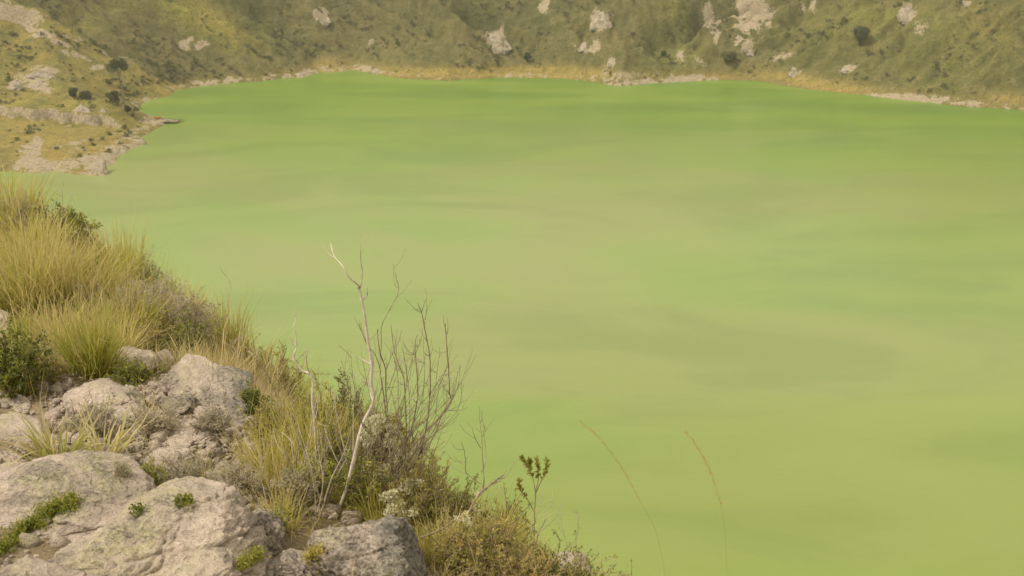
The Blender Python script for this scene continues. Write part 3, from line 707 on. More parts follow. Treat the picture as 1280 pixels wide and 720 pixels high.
# ------------------------------------------------------------------ shrub grown from a base
def shrub(c, H, Wd, label, mat, n_st=14, lf=900, L=0.02, W=0.009, seed=1, stem_mat=None, tint=(0, 1), group=None, up=0.5, dome=True, name='shrub', cat='shrub', stem_r=0.004, tips=None, lean=(0,0)):
    r_ = np.random.default_rng(seed); e = empty(name, c); tag(e, label, cat, group)
    lf = int(lf*1.5); n_st = int(n_st*1.3); gs = Geo(); gl = Geo(); per = max(1, lf//n_st)
    for k in range(n_st):
        a = r_.uniform(0, 2*np.pi); rr = Wd/2*math.sqrt(r_.uniform(0.02, 1)); hh = H*(1-0.45*(rr/(Wd/2))**2)*r_.uniform(0.72, 1.05)
        tip = np.array([rr*math.cos(a)+lean[0]*hh, rr*math.sin(a)+lean[1]*hh, hh]); mid = np.array([tip[0]*0.45, tip[1]*0.45, hh*0.5])+r_.normal(0, 0.06*Wd, 3)
        path = smooth_path([[0.1*tip[0], 0.1*tip[1], -0.03], mid, tip], 5)
        tube(gs, path, np.linspace(stem_r, stem_r*0.35, len(path)), 4)
        twigs = [path]
        for j in range(4):
            s0 = path[r_.integers(3, len(path)-1)]; t2 = s0+r_.normal(0, 0.16*Wd, 3)+np.array([0, 0, 0.12*H])
            p2 = smooth_path([s0, (s0+t2)/2+r_.normal(0, 0.02*Wd, 3), t2], 3); tube(gs, p2, np.linspace(stem_r*0.5, stem_r*0.25, len(p2)), 3); twigs.append(p2)
        for tw in twigs:
            m = per//len(twigs)+1; u = r_.uniform(0.25, 1, m)*(len(tw)-1); i0 = np.minimum(u.astype(int), len(tw)-2); fr = (u-i0)[:, None]
            C_ = tw[i0]*(1-fr)+tw[i0+1]*fr+r_.normal(0, 0.004, (m, 3)); dr = r_.normal(size=(m, 3))+np.array([0, 0, up])
            leaves(gl, C_, dr, L*r_.uniform(0.5, 1.2, m), W*r_.uniform(0.6, 1.2, m), np.clip(r_.uniform(*tint)+r_.normal(0, 0.18, m), 0, 1), r_)
    gs.build('stems', stem_mat or m_twig, e); gl.build('foliage', mat, e, smooth=False)
    if tips is not None:
        for j in range(tips): fluff((0,0,0), [r_.normal(0, Wd*0.25), r_.normal(0, Wd*0.25), H*r_.uniform(0.7, 1.02)], 0.018, r_, n=60, parent=e)
    return e
def hc(px, py):
    h = hitc(px, py); return np.array([h[0], h[1], gh(h[:2])[0]])
def mpp(c): return (np.asarray(c)-CAM)@FWD/FPX         # metres per photograph pixel there
def grass(px, py, hpx_, label, mat, n, Rpx, seed, group='grass tussocks on the rim slope', lean=(0, 0), **kw):
    hpx = hpx_*(1.22 if px > 180 else 1.12); n = int(n*.62) if mat != m_strap else n; W_ = kw.pop('W', .004)*(1.75 if mat != m_strap else 1.0); c = hc(px, py); s = mpp(c); r_ = np.random.default_rng(seed); g = Geo()
    tussock(g, (0, 0, 0), n, hpx*s/cp, Rpx*s, r_, lean=lean, W=W_, **kw)
    if mat != m_strap:      # a few taller pale stalks and a skirt of fallen blades
        tussock(g, (0, 0, 0), max(5, n//30), hpx*1.3*s/cp, Rpx*s, r_, lean=lean, W=W_*.7, spread=kw.get('spread', .5), tint=(.7, 1), curl=.3)
        tussock(g, (0, 0, 0), n//4, hpx*.6*s/cp, Rpx*1.25*s, r_, W=W_, spread=1.1, tint=(.3, 1), curl=.9)
    o = g.build('grass_tussock', mat); o.location = c; return tag(o, label, 'grass', group)
grass(8, 296, 84, 'olive and golden tussock at the top left corner of the slope', m_gold, 900, 30, 1, W=0.007, tint=(0, .7), curl=.5)
grass(48, 330, 72, 'bushy gold brown tussock right of the one in the top left corner', m_gold, 800, 22, 2, W=0.007, tint=(0, .8), curl=.5)
grass(38, 396, 116, 'biggest tussock, pale golden and feathery, at the left edge', m_gold, 2600, 34, 3, W=0.004, tint=(0, .9), spread=.55, curl=.55)
grass(100, 392, 105, 'golden tussock leaning right beside the biggest feathery one', m_gold, 1300, 26, 4, W=0.004, tint=(.1, .9), lean=(.12, 0))
grass(152, 360, 88, 'dark tipped fan shaped tussock on the skyline of the slope', m_gold, 520, 14, 5, W=0.005, tint=(0, .5), spread=.5, curl=.25)
grass(117, 468, 92, 'upright yellow green tussock above the long broken rock', m_ygrass, 900, 22, 6, W=0.004, spread=.22, tint=(.1, 1), curl=.3)
grass(30, 440, 62, 'short clump of bright green blades near the left edge', m_ygrass, 130, 9, 7, W=0.008, spread=.25, tint=(0, .45), curl=.15)
grass(160, 420, 70, 'yellow green tussock in the middle of the grassy bank', m_ygrass, 700, 22, 8, W=0.004, tint=(.2, 1))
grass(288, 462, 92, 'tall narrow reddish gold tussock against the lake', m_gold, 620, 12, 9, W=0.0035, spread=.22, tint=(.2, .75), curl=.25)
grass(225, 420, 66, 'straw coloured tussock beside the grey twiggy shrub', m_gold, 500, 18, 10, W=0.004, tint=(.3, 1))
grass(10, 372, 70, 'thin golden tussock cut by the left edge', m_gold, 700, 25, 11, W=0.004, tint=(.1, .9))
grass(75, 440, 75, 'straw tussock right of the bright green blades', m_gold, 600, 18, 12, W=0.004, tint=(.3, 1))
grass(355, 515, 72, 'olive tussock below the skyline left of the bleached twig', m_ygrass, 500, 22, 13, W=0.0035, tint=(.2, 1))
grass(398, 585, 105, 'tall pale stalks of grass round the bleached twig', m_ygrass, 420, 26, 14, W=0.003, tint=(.3, 1), spread=.25, curl=.3)
grass(350, 610, 70, 'thin straw grass right of the brown soil patch', m_gold, 260, 22, 15, W=0.003, tint=(.3, 1), spread=.3)
grass(610, 690, 74, 'dense ochre tussock on the edge below the forked brown branch', m_gold, 800, 26, 16, W=0.0025, tint=(.1, .8), spread=.5)
grass(450, 640, 60, 'yellowish tussock at the foot of the pale branch', m_ygrass, 380, 18, 17, W=0.0025, tint=(.3, 1), spread=.3)
grass(560, 700, 60, 'ochre tussock right of the dark lichen boulder', m_gold, 560, 22, 18, W=0.0025, tint=(.2, 1), spread=.6, lean=(.1, 0))
grass(74, 574, 92, 'strap leaved clump with pale arching blades above the long slab', m_strap, 60, 18, 19, W=0.013, tint=(0, 1), spread=.75, curl=.6, segs=6)
grass(128, 570, 84, 'second strap leaved clump, sparser and paler, right of the first', m_strap, 44, 15, 20, W=0.011, tint=(.3, 1), spread=.9, curl=.6, segs=6)
grass(172, 604, 60, 'three broad curved blades at the top of the largest boulder', m_strap, 14, 6, 21, W=0.009, tint=(.0, .8), spread=.7, curl=1.0, segs=6)
grass(30, 470, 60, 'sparse straw stalks standing in front of the green shrub', m_gold, 60, 12, 22, W=0.004, tint=(.4, 1), spread=.2)
grass(660, 712, 46, 'short reddish tussock near the pale pink rock', m_gold, 420, 22, 23, W=0.0025, tint=(.2, .7), spread=.6)

# shrubs
SG = 'shrubs on the rim slope'
def shr(px, py, hpx, wpx, label, mat, **kw):
    c = hc(px, py); s = mpp(c); return shrub(c, hpx*(1.25 if px > 300 else 1.08)*s/cp, wpx*1.2*s, label, mat, group=SG, **kw)
shr(104, 314, 60, 40, 'bright green leafy shrub on the skyline right of the golden tussocks', m_leaf, seed=31, lf=1500, L=.035, W=.012, tint=(.35, .75))
shr(70, 272, 62, 40, 'dark twiggy shrub on the skyline at the top left', m_dleaf, seed=32, lf=1000, L=.035, W=.012)
shr(130, 372, 42, 22, 'small dark green upright sprig below the fan shaped tussock', m_dleaf, seed=33, lf=450, L=.03, W=.01, n_st=6)
shr(20, 495, 74, 74, 'low bright green shrub at the left edge', m_leaf, seed=34, lf=3600, L=.022, W=.010, tint=(.15, .7), n_st=30)
shr(170, 482, 28, 46, 'low green cushion in front of the pale rounded rock', m_leaf, seed=35, lf=1300, L=.018, W=.008, tint=(.3, .8), n_st=22)
shr(205, 412, 62, 66, 'grey brown twiggy shrub half way down the skyline', m_gleaf, seed=36, lf=1800, L=.022, W=.008, n_st=26, stem_mat=m_gtwig)
shr(245, 440, 66, 60, 'pale grey leaved shrub with dry heads against the lake', m_gleaf, seed=37, lf=1700, L=.022, W=.009, n_st=24, stem_mat=m_gtwig, tips=6)
shr(175, 385, 48, 46, 'brown dry shrub behind the yellow green tussock', m_oleaf, seed=38, lf=1000, L=.024, W=.008)
shr(230, 448, 40, 70, 'green leafy shrub behind the peaked boulder', m_leaf, seed=39, lf=1700, L=.02, W=.009, tint=(.2, .7), n_st=22)
shr(320, 522, 28, 32, 'small round shiny green shrub right of the peaked boulder', m_leaf, seed=40, lf=900, L=.02, W=.011, tint=(.05, .6), n_st=16)
shr(350, 500, 66, 62, 'olive domed shrub on the skyline left of the bleached twig', m_oleaf, seed=41, lf=2200, L=.02, W=.006, n_st=28, tint=(.2, .7))
shr(316, 490, 56, 46, 'brown olive shrub next to the reddish tussock', m_oleaf, seed=42, lf=1400, L=.02, W=.006, n_st=20)
shr(437, 548, 88, 44, 'dark leaved upright shrub between the bleached twig and the pale branch', m_dleaf, seed=43, lf=1500, L=.022, W=.007, n_st=14, tint=(.1, .9), tips=3)
shr(410, 575, 78, 60, 'olive yellow shrub round the foot of the bleached twig', m_oleaf, seed=44, lf=2000, L=.018, W=.006, n_st=24, tint=(.3, .8))
shr(480, 590, 84, 70, 'ochre leaved shrub behind the pale branch', m_oleaf, seed=45, lf=2600, L=.017, W=.006, n_st=30, tint=(.2, .8))
shr(455, 640, 60, 70, 'mixed green and brown shrub at the foot of the pale branch', m_leaf, seed=46, lf=1500, L=.016, W=.007, n_st=20, tint=(.3, .95))
shr(530, 660, 66, 70, 'dense olive shrub right of the fluffy white heads', m_oleaf, seed=47, lf=2600, L=.014, W=.006, n_st=28, tint=(.2, .85))
shr(640, 690, 60, 64, 'brownish shrub below the leafy green sprout', m_oleaf, seed=48, lf=2200, L=.014, W=.006, n_st=26, tint=(.0, .7))
shr(590, 720, 54, 90, 'rust tinted low shrub at the bottom of the grassy edge', m_oleaf, seed=49, lf=2600, L=.013, W=.006, n_st=30, tint=(.3, 1))
shr(700, 722, 34, 90, 'low green and rust shrub along the lowest part of the edge', m_leaf, seed=50, lf=2200, L=.013, W=.006, n_st=34, tint=(.3, 1))
shr(770, 752, 34, 80, 'last low shrub at the right end of the edge, cut by the bottom', m_leaf, seed=51, lf=1800, L=.012, W=.005, n_st=30, tint=(.3, 1))
shr(265, 550, 34, 44, 'grey woolly little shrub on the crumbling rock', m_gleaf, seed=52, lf=1200, L=.014, W=.006, n_st=20, stem_mat=m_gtwig)
shr(140, 606, 34, 44, 'grey woolly mat of twigs beside the dark lichened stone', m_gleaf, seed=53, lf=900, L=.012, W=.005, n_st=20, stem_mat=m_gtwig, tint=(0, .5))
shr(230, 612, 28, 60, 'grey dry herb cover above the largest boulder', m_gleaf, seed=54, lf=1500, L=.013, W=.005, n_st=30, stem_mat=m_gtwig)
shr(345, 680, 42, 34, 'yellow green sprouting herb right of the largest boulder', m_leaf, seed=55, lf=500, L=.018, W=.006, n_st=9, tint=(.5, 1))

# the thick growth round the bleached twig and the dark leafless shrub
for i, (px, py, h, w_, lb, mt, tt) in enumerate([
 (372, 560, 60, 60, 'yellowish shrub between the soil patch and the bleached twig', m_oleaf, (.4, .9)), (335, 560, 46, 50, 'low ochre herb at the right end of the brown soil patch', m_oleaf, (.3, .9)),
 (425, 600, 66, 56, 'green leaved shrub left of the pale branch', m_leaf, (.3, .8)), (500, 612, 74, 60, 'olive brown shrub hiding the foot of the dark leafless stems', m_oleaf, (.1, .7)),
 (395, 632, 50, 60, 'yellow green herb clump above the low brown stone', m_leaf, (.5, 1)), (540, 640, 60, 60, 'ochre shrub on the skyline right of the dark leafless stems', m_oleaf, (.3, .9)),
 (470, 560, 70, 46, 'grey green shrub behind the tall pale branch', m_gleaf, (.1, .8)), (575, 672, 50, 60, 'brown shrub under the sprawling brown branch', m_oleaf, (.0, .6)),
 (372, 640, 44, 46, 'grey dry herb left of the pale branch foot', m_gleaf, (.2, .9)), (335, 580, 22, 30, 'small grey herb at the lower right end of the brown soil patch', m_gleaf, (.2, .9)),
 (620, 706, 46, 70, 'ochre and green shrub left of the pale pink rock', m_oleaf, (.4, 1)), (660, 735, 40, 90, 'reddish low shrub at the very bottom of the grassy edge', m_oleaf, (.6, 1)),
 (150, 345, 40, 60, 'dry brown herb under the fan shaped tussock', m_gleaf, (.1, .8)), (120, 400, 40, 60, 'pale dry herb between the golden tussocks', m_gleaf, (.3, 1)), (190, 440, 36, 60, 'yellow herb above the small knobbly rock', m_oleaf, (.4, 1)),
 (60, 480, 34, 40, 'yellowish herb between the green shrub and the long broken rock', m_oleaf, (.4, 1))]):
    shr(px, py, h, w_, lb, mt, seed=70+i, lf=1300, L=.016, W=.006, n_st=18, tint=tt)
for i, (px, py, h, lb) in enumerate([(330, 590, 70, 'thin straw tussock right below the brown soil patch'), (375, 600, 95, 'pale stalks left of the bleached twig'), (425, 560, 90, 'olive tussock right of the bleached twig'),
 (350, 655, 60, 'yellow tuft between the largest boulder and the low brown stone'), (480, 660, 66, 'straw tuft left of the fluffy white heads, behind the dark lichen boulder'), (535, 700, 60, 'dry tuft at the right edge of the dark lichen boulder'), (510, 590, 60, 'ochre tuft among the dark leafless stems'),
 (245, 480, 50, 'straw tuft behind the peaked boulder'), (250, 600, 44, 'sparse tuft in the gravel above the largest boulder'), (180, 520, 40, 'sparse tuft between the long broken rock and the round dark stone'), (15, 500, 44, 'straw tuft on the flat grey rock edge')]):
    grass(px, py, h, lb, m_ygrass if i % 3 else m_gold, 260 if i < 8 else 60, 20, 120+i, W=.0022, tint=(.2, 1), spread=.35, curl=.45)

for i, (px, py, h, w_, lb, mt, tt) in enumerate([
 (20, 300, 60, 70, 'brown twiggy shrub at the top left corner behind the golden tussocks', m_gleaf, (.0, .6)), (225, 375, 60, 44, 'yellowish herb standing up on the skyline left of the reddish tussock', m_oleaf, (.4, 1)),
 (255, 405, 62, 40, 'olive herb on the skyline next to the tall narrow tussock', m_oleaf, (.3, .8)), (185, 350, 52, 40, 'grey dry herb on the skyline right of the fan shaped tussock', m_gleaf, (.2, .8)),
 (80, 360, 44, 60, 'pale dry herb in front of the bushy gold brown tussock', m_gleaf, (.4, 1)), (165, 410, 50, 60, 'grey dead herb in the middle of the grassy bank', m_gleaf, (.2, .8)),
 (50, 465, 30, 50, 'grey brown herb beside the small flat topped stone', m_gleaf, (.1, .8)), (300, 440, 50, 34, 'dry brown herb under the tall narrow tussock', m_gleaf, (.0, .7)),
 (120, 545, 34, 60, 'grey dry herb between the strap leaved clumps and the broken rock', m_gleaf, (.2, .9)), (200, 545, 34, 50, 'grey herb before the crumbling rock', m_gleaf, (.2, .9)), (300, 620, 34, 60, 'brown herb behind the peak of the largest boulder', m_gleaf, (.0, .7)),
 (190, 612, 26, 36, 'yellow green herb beside the three broad curved blades', m_leaf, (.6, 1))]):
    shr(px, py, h, w_, lb, mt, seed=170+i, lf=1100, L=.02, W=.006, n_st=20, tint=tt, stem_mat=m_gtwig)
for i, (px, py, h, lb) in enumerate([(170, 345, 62, 'straw tussock behind the brown dry shrub'), (215, 385, 58, 'pale golden tuft on the skyline above the grey twiggy shrub'), (130, 395, 70, 'straw tuft in the middle of the upper bank'),
 (85, 385, 60, 'olive gold tuft between the two feathery tussocks'), (240, 425, 56, 'thin yellow tuft before the pale grey leaved shrub'), (145, 445, 60, 'long yellow green tuft left of the pale rounded rock'), (330, 490, 52, 'ochre tuft between the olive dome and the round shiny shrub')]):
    grass(px, py, h, lb, m_gold if i % 3 else m_ygrass, 420, 20, 220+i, W=.003, tint=(.2, 1), spread=.5, curl=.45)
# ------------------------------------------------------------------ things that stand on the rocks
from mathutils.bvhtree import BVHTree
from mathutils import Vector
_bv = []; _bf = []; _k = 0
for o in list(COL.objects):
    if o.name.startswith('boulder'):
        n = len(o.data.vertices); v = np.empty(n*3, np.float32); o.data.vertices.foreach_get('co', v); v = v.reshape(-1, 3)+np.array(o.location)
        f = np.empty(len(o.data.polygons)*3, np.int32); o.data.polygons.foreach_get('vertices', f)
        _bv.append(v); _bf.append(f.reshape(-1, 3)+_k); _k += n
BVH = BVHTree.FromPolygons(np.concatenate(_bv).tolist(), np.concatenate(_bf).tolist())
def hitr(px, py):
    d = ray(px, py); r1 = BVH.ray_cast(Vector(CAM), Vector(d)); h = hit(px, py)
    if r1[0] is None: return h
    if h is None or r1[3] < np.linalg.norm(h-CAM): return np.array(r1[0])
    return h
def on_rock(P, lift=0.0):
    """mask of ground points that lie under a stone"""
    m = np.zeros(len(P), bool)
    for c, w, d, t in ROCKS:
        a = math.atan2(-c[0], c[1]); dx, dy = P[:, 0]-c[0], P[:, 1]-c[1]
        u, v = dx*math.cos(a)+dy*math.sin(a), -dx*math.sin(a)+dy*math.cos(a)
        m |= (u/(w*.48))**2+(v/(d*.48))**2 < 1
    return m
# low leafy plants growing in the cleft and on the big stones
def cushion(spine, wpx, n, label, mat, seed, L=0.014, W=0.008, tint=(0.1, .7), h=0.05):
    r_ = np.random.default_rng(seed); c0 = hitr(*spine[0]); g = Geo(); gs = Geo(); C_ = []
    sp_ = np.array(spine, float); seg = len(sp_)-1
    for i in range(n):
        t = r_.uniform(0, seg); k = min(int(t), seg-1); q = sp_[k]+(sp_[k+1]-sp_[k])*(t-k)+r_.normal(0, 1, 2)*wpx*0.45*(0.6+0.6*math.sin(t*5+seed))
        p = hitr(*q)
        if p is None: continue
        C_.append(p+np.array([0, 0, r_.uniform(0, h)]))
    C_ = np.array(C_); m = len(C_); o0 = np.median(C_, 0)
    k = 7; CC = np.repeat(C_, k, 0)+r_.normal(0, 0.008, (m*k, 3)); dn = r_.normal(size=(m*k, 3))+np.array([0, 0, .9])
    leaves(g, CC-o0, dn, L*r_.uniform(.6, 1.2, m*k), W*r_.uniform(.7, 1.2, m*k), np.clip(np.repeat(r_.uniform(*tint, m), k)+r_.normal(0, .12, m*k), 0, 1), r_)
    o = g.build('cushion_plant', mat, smooth=False); o.location = o0
    return tag(o, label, 'plant', 'cushion plants on the boulders')
cushion([(-14, 706), (18, 676), (48, 655), (72, 638), (96, 630)], 11, 620, 'green leafy strip growing in the cleft between the slab and the largest boulder', m_leaf, 3, L=.011, W=.006, tint=(.2, .9), h=.03)
cushion([(222, 633), (238, 629)], 5, 26, 'tiny dark green tuft on the back of the largest boulder', m_leaf, 5, h=.02)
cushion([(168, 642), (176, 640)], 4, 14, 'tiniest green tuft in a crack of the largest boulder', m_leaf, 6, h=.015)
cushion([(300, 712), (312, 702), (326, 692)], 6, 110, 'yellow green moss on the right flank of the largest boulder', m_leaf, 7, tint=(.6, 1), h=.015)
cushion([(382, 700), (400, 690)], 7, 50, 'ochre moss patch on the left side of the dark lichen boulder', m_oleaf, 9, tint=(.4, .9), h=.012)
cushion([(148, 594), (160, 594)], 5, 170, 'grey woolly cushion at the top of the long slab', m_gleaf, 11, L=.010, W=.004, tint=(0, .6), h=.03)

# ------------------------------------------------------------------ bare shrubs with traced stems
def bare_shrub(label, base_px, stems, mat, seed, twig_mat=None, fl=(), name='bare_shrub', cat='bare shrub', twigs=(3, 0.05)):
    """stems: list of (pixel path, base radius, tip radius, depth offset at base, at tip)"""
    r_ = np.random.default_rng(seed); b0 = hc(*base_px); d = math.hypot(b0[0], b0[1]); e = empty(name, b0); tag(e, label, cat, 'bare shrubs on the edge')
    for (px, ra, rb, d0, d1) in stems:
        P = pxpath(px, d+d0, d+d1, bend=r_.normal(0, .03)); 
        sm = smooth_path(P, 4)-b0; 
        sm += np.cumsum(r_.normal(0, 0.0011, sm.shape), 0)
        g = Geo(); tube(g, sm, np.linspace(ra, rb, len(sm))*r_.uniform(.85, 1.15, len(sm)), 6)
        # short side spurs and fine twigs
        for j in range(int(twigs[0]*len(px)/3+0.5)):
            i = r_.integers(len(sm)//3, len(sm)-1); q = sm[i]; tn = sm[min(i+1, len(sm)-1)]-sm[i-1]; tn /= np.linalg.norm(tn)+1e-9
            dr = tn*0.9+r_.normal(0, .5, 3); dr /= np.linalg.norm(dr); ln = twigs[1]*r_.uniform(.5, 1.8)
            pts = smooth_path([q, q+dr*ln*.5+r_.normal(0, ln*.07, 3), q+dr*ln+np.array([0, 0, ln*.25])], 3)
            tube(g, pts, np.linspace(min(ra, rb)*.8+.0004, .0005, len(pts)), 4)
        g.build('stem', mat, e)
    for (x, y, s, dd) in fl:
        p = at_h(x, y, d+dd); fluff(b0, p, s*mpp(p)*1.05, r_, parent=e, n=int(60+s*38))
    return e
rr_ = np.random.default_rng(66)
bare_shrub('bleached pale branch, tallest on the edge, forked at its top against the lake', (420, 642),
     [([(420,645),(434,603),(444,562),(453,531),(467,503),(465,478),(465,455),(460,419),(456,392),(453,375),(450,360)], .008, .0042, 0, .06),
      ([(450,360),(446,355),(435,344),(428,330),(419,317),(416,303)], .0036, .001, .06, .12),
      ([(450,360),(453,344),(451,328),(451,314)], .0034, .001, .06, .0),
      ([(467,503),(462,492),(458,470),(462,456)], .0025, .001, .05, .1)], m_pale, 1, twigs=(1.2, .05), fl=[(469,533,13,-.1),(459,554,9,-.1)])
bare_shrub('crooked bleached twig with a forked hook, left of the tall pale branch', (388, 610),
     [([(392,640),(393,600),(394,560),(392,525),(389,500),(388,469),(375,461),(365,444),(369,430),(367,411)], .006, .0025, 0, .05),
      ([(367,411),(370,398),(364,386)], .0018, .0007, .05, .07), ([(388,467),(383,450),(386,436),(388,430)], .003, .001, .02, -.03),
      ([(404,640),(405,600),(407,565),(409,540),(407,512)], .0045, .002, .08, .1), ([(383,640),(378,600),(368,560),(352,540)], .003, .001, -.05, -.1)], m_pale, 2, twigs=(1.2, .045))
bare_shrub('dark many stemmed leafless shrub, stems fanning up against the lake', (500, 640),
     [([(498,645),(500,620),(507,595),(516,578),(531,541),(550,519),(564,500),(562,489),(561,456),(557,417),(556,403)], .0062, .0014, 0, .1),
      ([(516,578),(533,562),(545,541),(552,530)], .0035, .0012, .02, .1), ([(545,541),(556,516),(575,513),(585,507)], .0018, .0008, .05, .15),
      ([(516,578),(528,556),(536,520),(539,494),(539,456),(535,422),(531,399),(524,383)], .0042, .0012, .02, .0), ([(531,399),(534,388),(533,376)], .0014, .0006, .0, .0),
      ([(507,595),(514,540),(521,494),(519,464),(517,436),(521,419)], .0038, .001, 0, -.06), ([(517,452),(524,432),(526,420)], .0013, .0006, 0, 0),
      ([(505,600),(508,540),(507,494),(505,467),(494,439),(490,406)], .0034, .001, -.03, -.1),
      ([(490,610),(486,550),(483,494),(483,461),(476,439),(472,411)], .0042, .0014, -.02, .05), ([(476,439),(476,408),(485,389),(496,368),(495,353),(489,331)], .002, .0006, .02, .1),
      ([(492,600),(484,540),(478,492),(472,453),(458,431),(449,406)], .0036, .001, .05, .1), ([(512,560),(512,500),(508,460),(505,433)], .0022, .0008, .1, .15),
      ([(509,590),(500,540),(498,500),(497,470),(490,440)], .0026, .0008, .05, .12), ([(483,461),(488,445),(492,430)], .0014, .0006, 0, 0), ([(505,560),(524,505),(529,470),(527,440)], .002, .0007, -.05, -.1),
      ([(502,610),(480,560),(470,520),(476,490),(480,470)], .0026, .0009, .1, .16), ([(545,519),(548,490),(552,480)], .0014, .0006, .05, .05), ([(497,610),(470,590),(462,560)], .002, .0008, .1, .16)
     ]+[([(x0, y0), (x0+(x1-x0)*.35+rr_.normal(0, 3), y0+(y1-y0)*.4), (x0+(x1-x0)*.8+rr_.normal(0, 4), y0+(y1-y0)*.75), (x1, y1)], rr_.uniform(.0014, .0026), .0005, rr_.uniform(-.1, .12), rr_.uniform(-.2, .2)) for (x0, y0, x1, y1) in [(rr_.uniform(440, 530), rr_.uniform(600, 645), rr_.uniform(425, 590), rr_.uniform(425, 530)) for _q in range(46)]],
     m_twig, 3, twigs=(3.2, .05), fl=[(rr_.uniform(455, 560), rr_.uniform(450, 640), rr_.uniform(2.5, 5), rr_.uniform(-.1, .15)) for _q in range(26)]+[(516,606,11,-.15),(495,629,15,-.22),(510,638,12,-.22),(490,580,10,.1),(493,556,8,.12),(497,540,6,.1),(519,452,5,-.04),(514,512,5,0)])
bare_shrub('sprawling brown branch, forked and bending to the right over the ochre grass', (562, 700),
     [([(545,722),(562,690),(575,669),(594,628),(603,616),(617,606),(629,594)], .006, .0026, -.1, .1), ([(525,672),(545,664),(562,653),(580,640),(594,628)], .0028, .0042, 0, .02),
      ([(603,616),(604,600),(602,578),(600,547),(597,528)], .003, .0008, .03, .1), ([(602,606),(595,602),(583,591),(582,575),(581,562),(577,548)], .0024, .0007, .03, .0),
      ([(602,590),(608,575),(606,555),(604,540),(606,532)], .0018, .0006, .03, .12), ([(600,560),(592,545),(589,535)], .0014, .0005, .05, .0)], m_twig, 4, twigs=(2.4, .05), fl=[(583,652,9,-.1),(596,618,4,.03)])
bare_shrub('thin leafless twigs at the right of the leafy green sprout', (672, 690),
     [([(668,692),(674,664),(682,648),(690,625),(692,603)], .0022, .0006, 0, .05), ([(662,690),(666,660),(676,635),(680,618)], .0018, .0005, 0, 0), ([(672,668),(690,650),(702,628)], .0012, .0004, 0, .04), ([(712,690),(706,672),(705,655)], .0012, .0005, 0, .04),
      ([(705,690),(720,670),(722,648),(720,634)], .0012, .0004, .05, .0)], m_gtwig, 5, twigs=(2.5, .04), name='dry_twigs', cat='twigs')
# leafy sprout
b0 = hc(667, 690); d = math.hypot(b0[0], b0[1]); e = empty('leafy_sprout', b0); tag(e, 'slender sprout with bright green leaves at its top, on the edge against the lake', 'plant')
r_ = np.random.default_rng(9); g = Geo(); gl = Geo()
for px in ([(667,692),(668,650),(669,615),(664,592),(655,578),(652,572)], [(669,615),(673,598),(672,582),(670,574)], [(669,618),(677,600),(683,588),(684,575)], [(668,640),(658,622),(650,612),(649,600)], [(664,592),(661,584),(663,575)]):
    sm = smooth_path(pxpath(px, d, d+r_.normal(0, .05)), 4)-b0; tube(g, sm, np.linspace(.0022, .0008, len(sm)), 5)
    m = 70; u = r_.uniform(.55 if len(px) > 5 else .35, 1, m)*(len(sm)-1); i0 = np.minimum(u.astype(int), len(sm)-2); fr = (u-i0)[:, None]
    leaves(gl, sm[i0]*(1-fr)+sm[i0+1]*fr, r_.normal(size=(m, 3))+np.array([0, 0, 1.0]), .020*r_.uniform(.6, 1.2, m), .008, np.clip(r_.normal(.8, .15, m), 0, 1), r_)
g.build('stems', m_twig, e); gl.build('leaves', m_leaf, e, smooth=False)
for _i, (bx, by, lb) in enumerate([(402, 640, 'cluster of thin pale upright stems beside the crooked bleached twig'), (372, 618, 'thin grey upright stems left of the crooked bleached twig'), (440, 625, 'fine grey upright stems right of the crooked bleached twig')]):
    bare_shrub(lb, (bx, by), [([(bx+rr_.normal(0, 6), by), (bx+_x*.4+rr_.normal(0, 2), by-_h*.4), (bx+_x*.8+rr_.normal(0, 3), by-_h*.75), (bx+_x, by-_h)], rr_.uniform(.0022, .0045), .0008, rr_.uniform(-.12, .05), rr_.uniform(-.15, .15)) for _x, _h in [(rr_.uniform(-38, 38), rr_.uniform(70, 150)) for _q in range(7)]], m_gtwig, 20+_i, name='dry_stalks', cat='stalks', twigs=(1.5, .04))
# three more thin dry twigs on the skyline further left
bare_shrub('grey thin twigs sticking up on the skyline near the top left', (84, 300), [([(72,300),(76,270),(77,240),(78,228)], .004, .001, 0, .1), ([(76,275),(86,255),(94,240)], .003, .001, 0, .1), ([(88,310),(84,280),(82,262)], .003, .001, 0, .1)], m_gtwig, 6, name='dry_twigs', cat='twigs', twigs=(2, .1))
bare_shrub('long fine dry stalk leaning out from the skyline above the grey leaved shrub', (262, 440), [([(262,440),(278,400),(287,372),(288,352),(278,338),(274,330)], .0022, .0007, 0, .1), ([(262,445),(262,420),(268,400)], .003, .001, 0, .0)], m_gtwig, 7, name='dry_twigs', cat='twigs', twigs=(2, .07))
bare_shrub('straight straw stalk leaning left across the small round shrub', (352, 520), [([(352,505),(335,470),(318,445),(312,440)], .004, .002, 0, -.05)], m_gtwig, 8, name='dry_stalk', cat='stalk', twigs=(.5, .04))

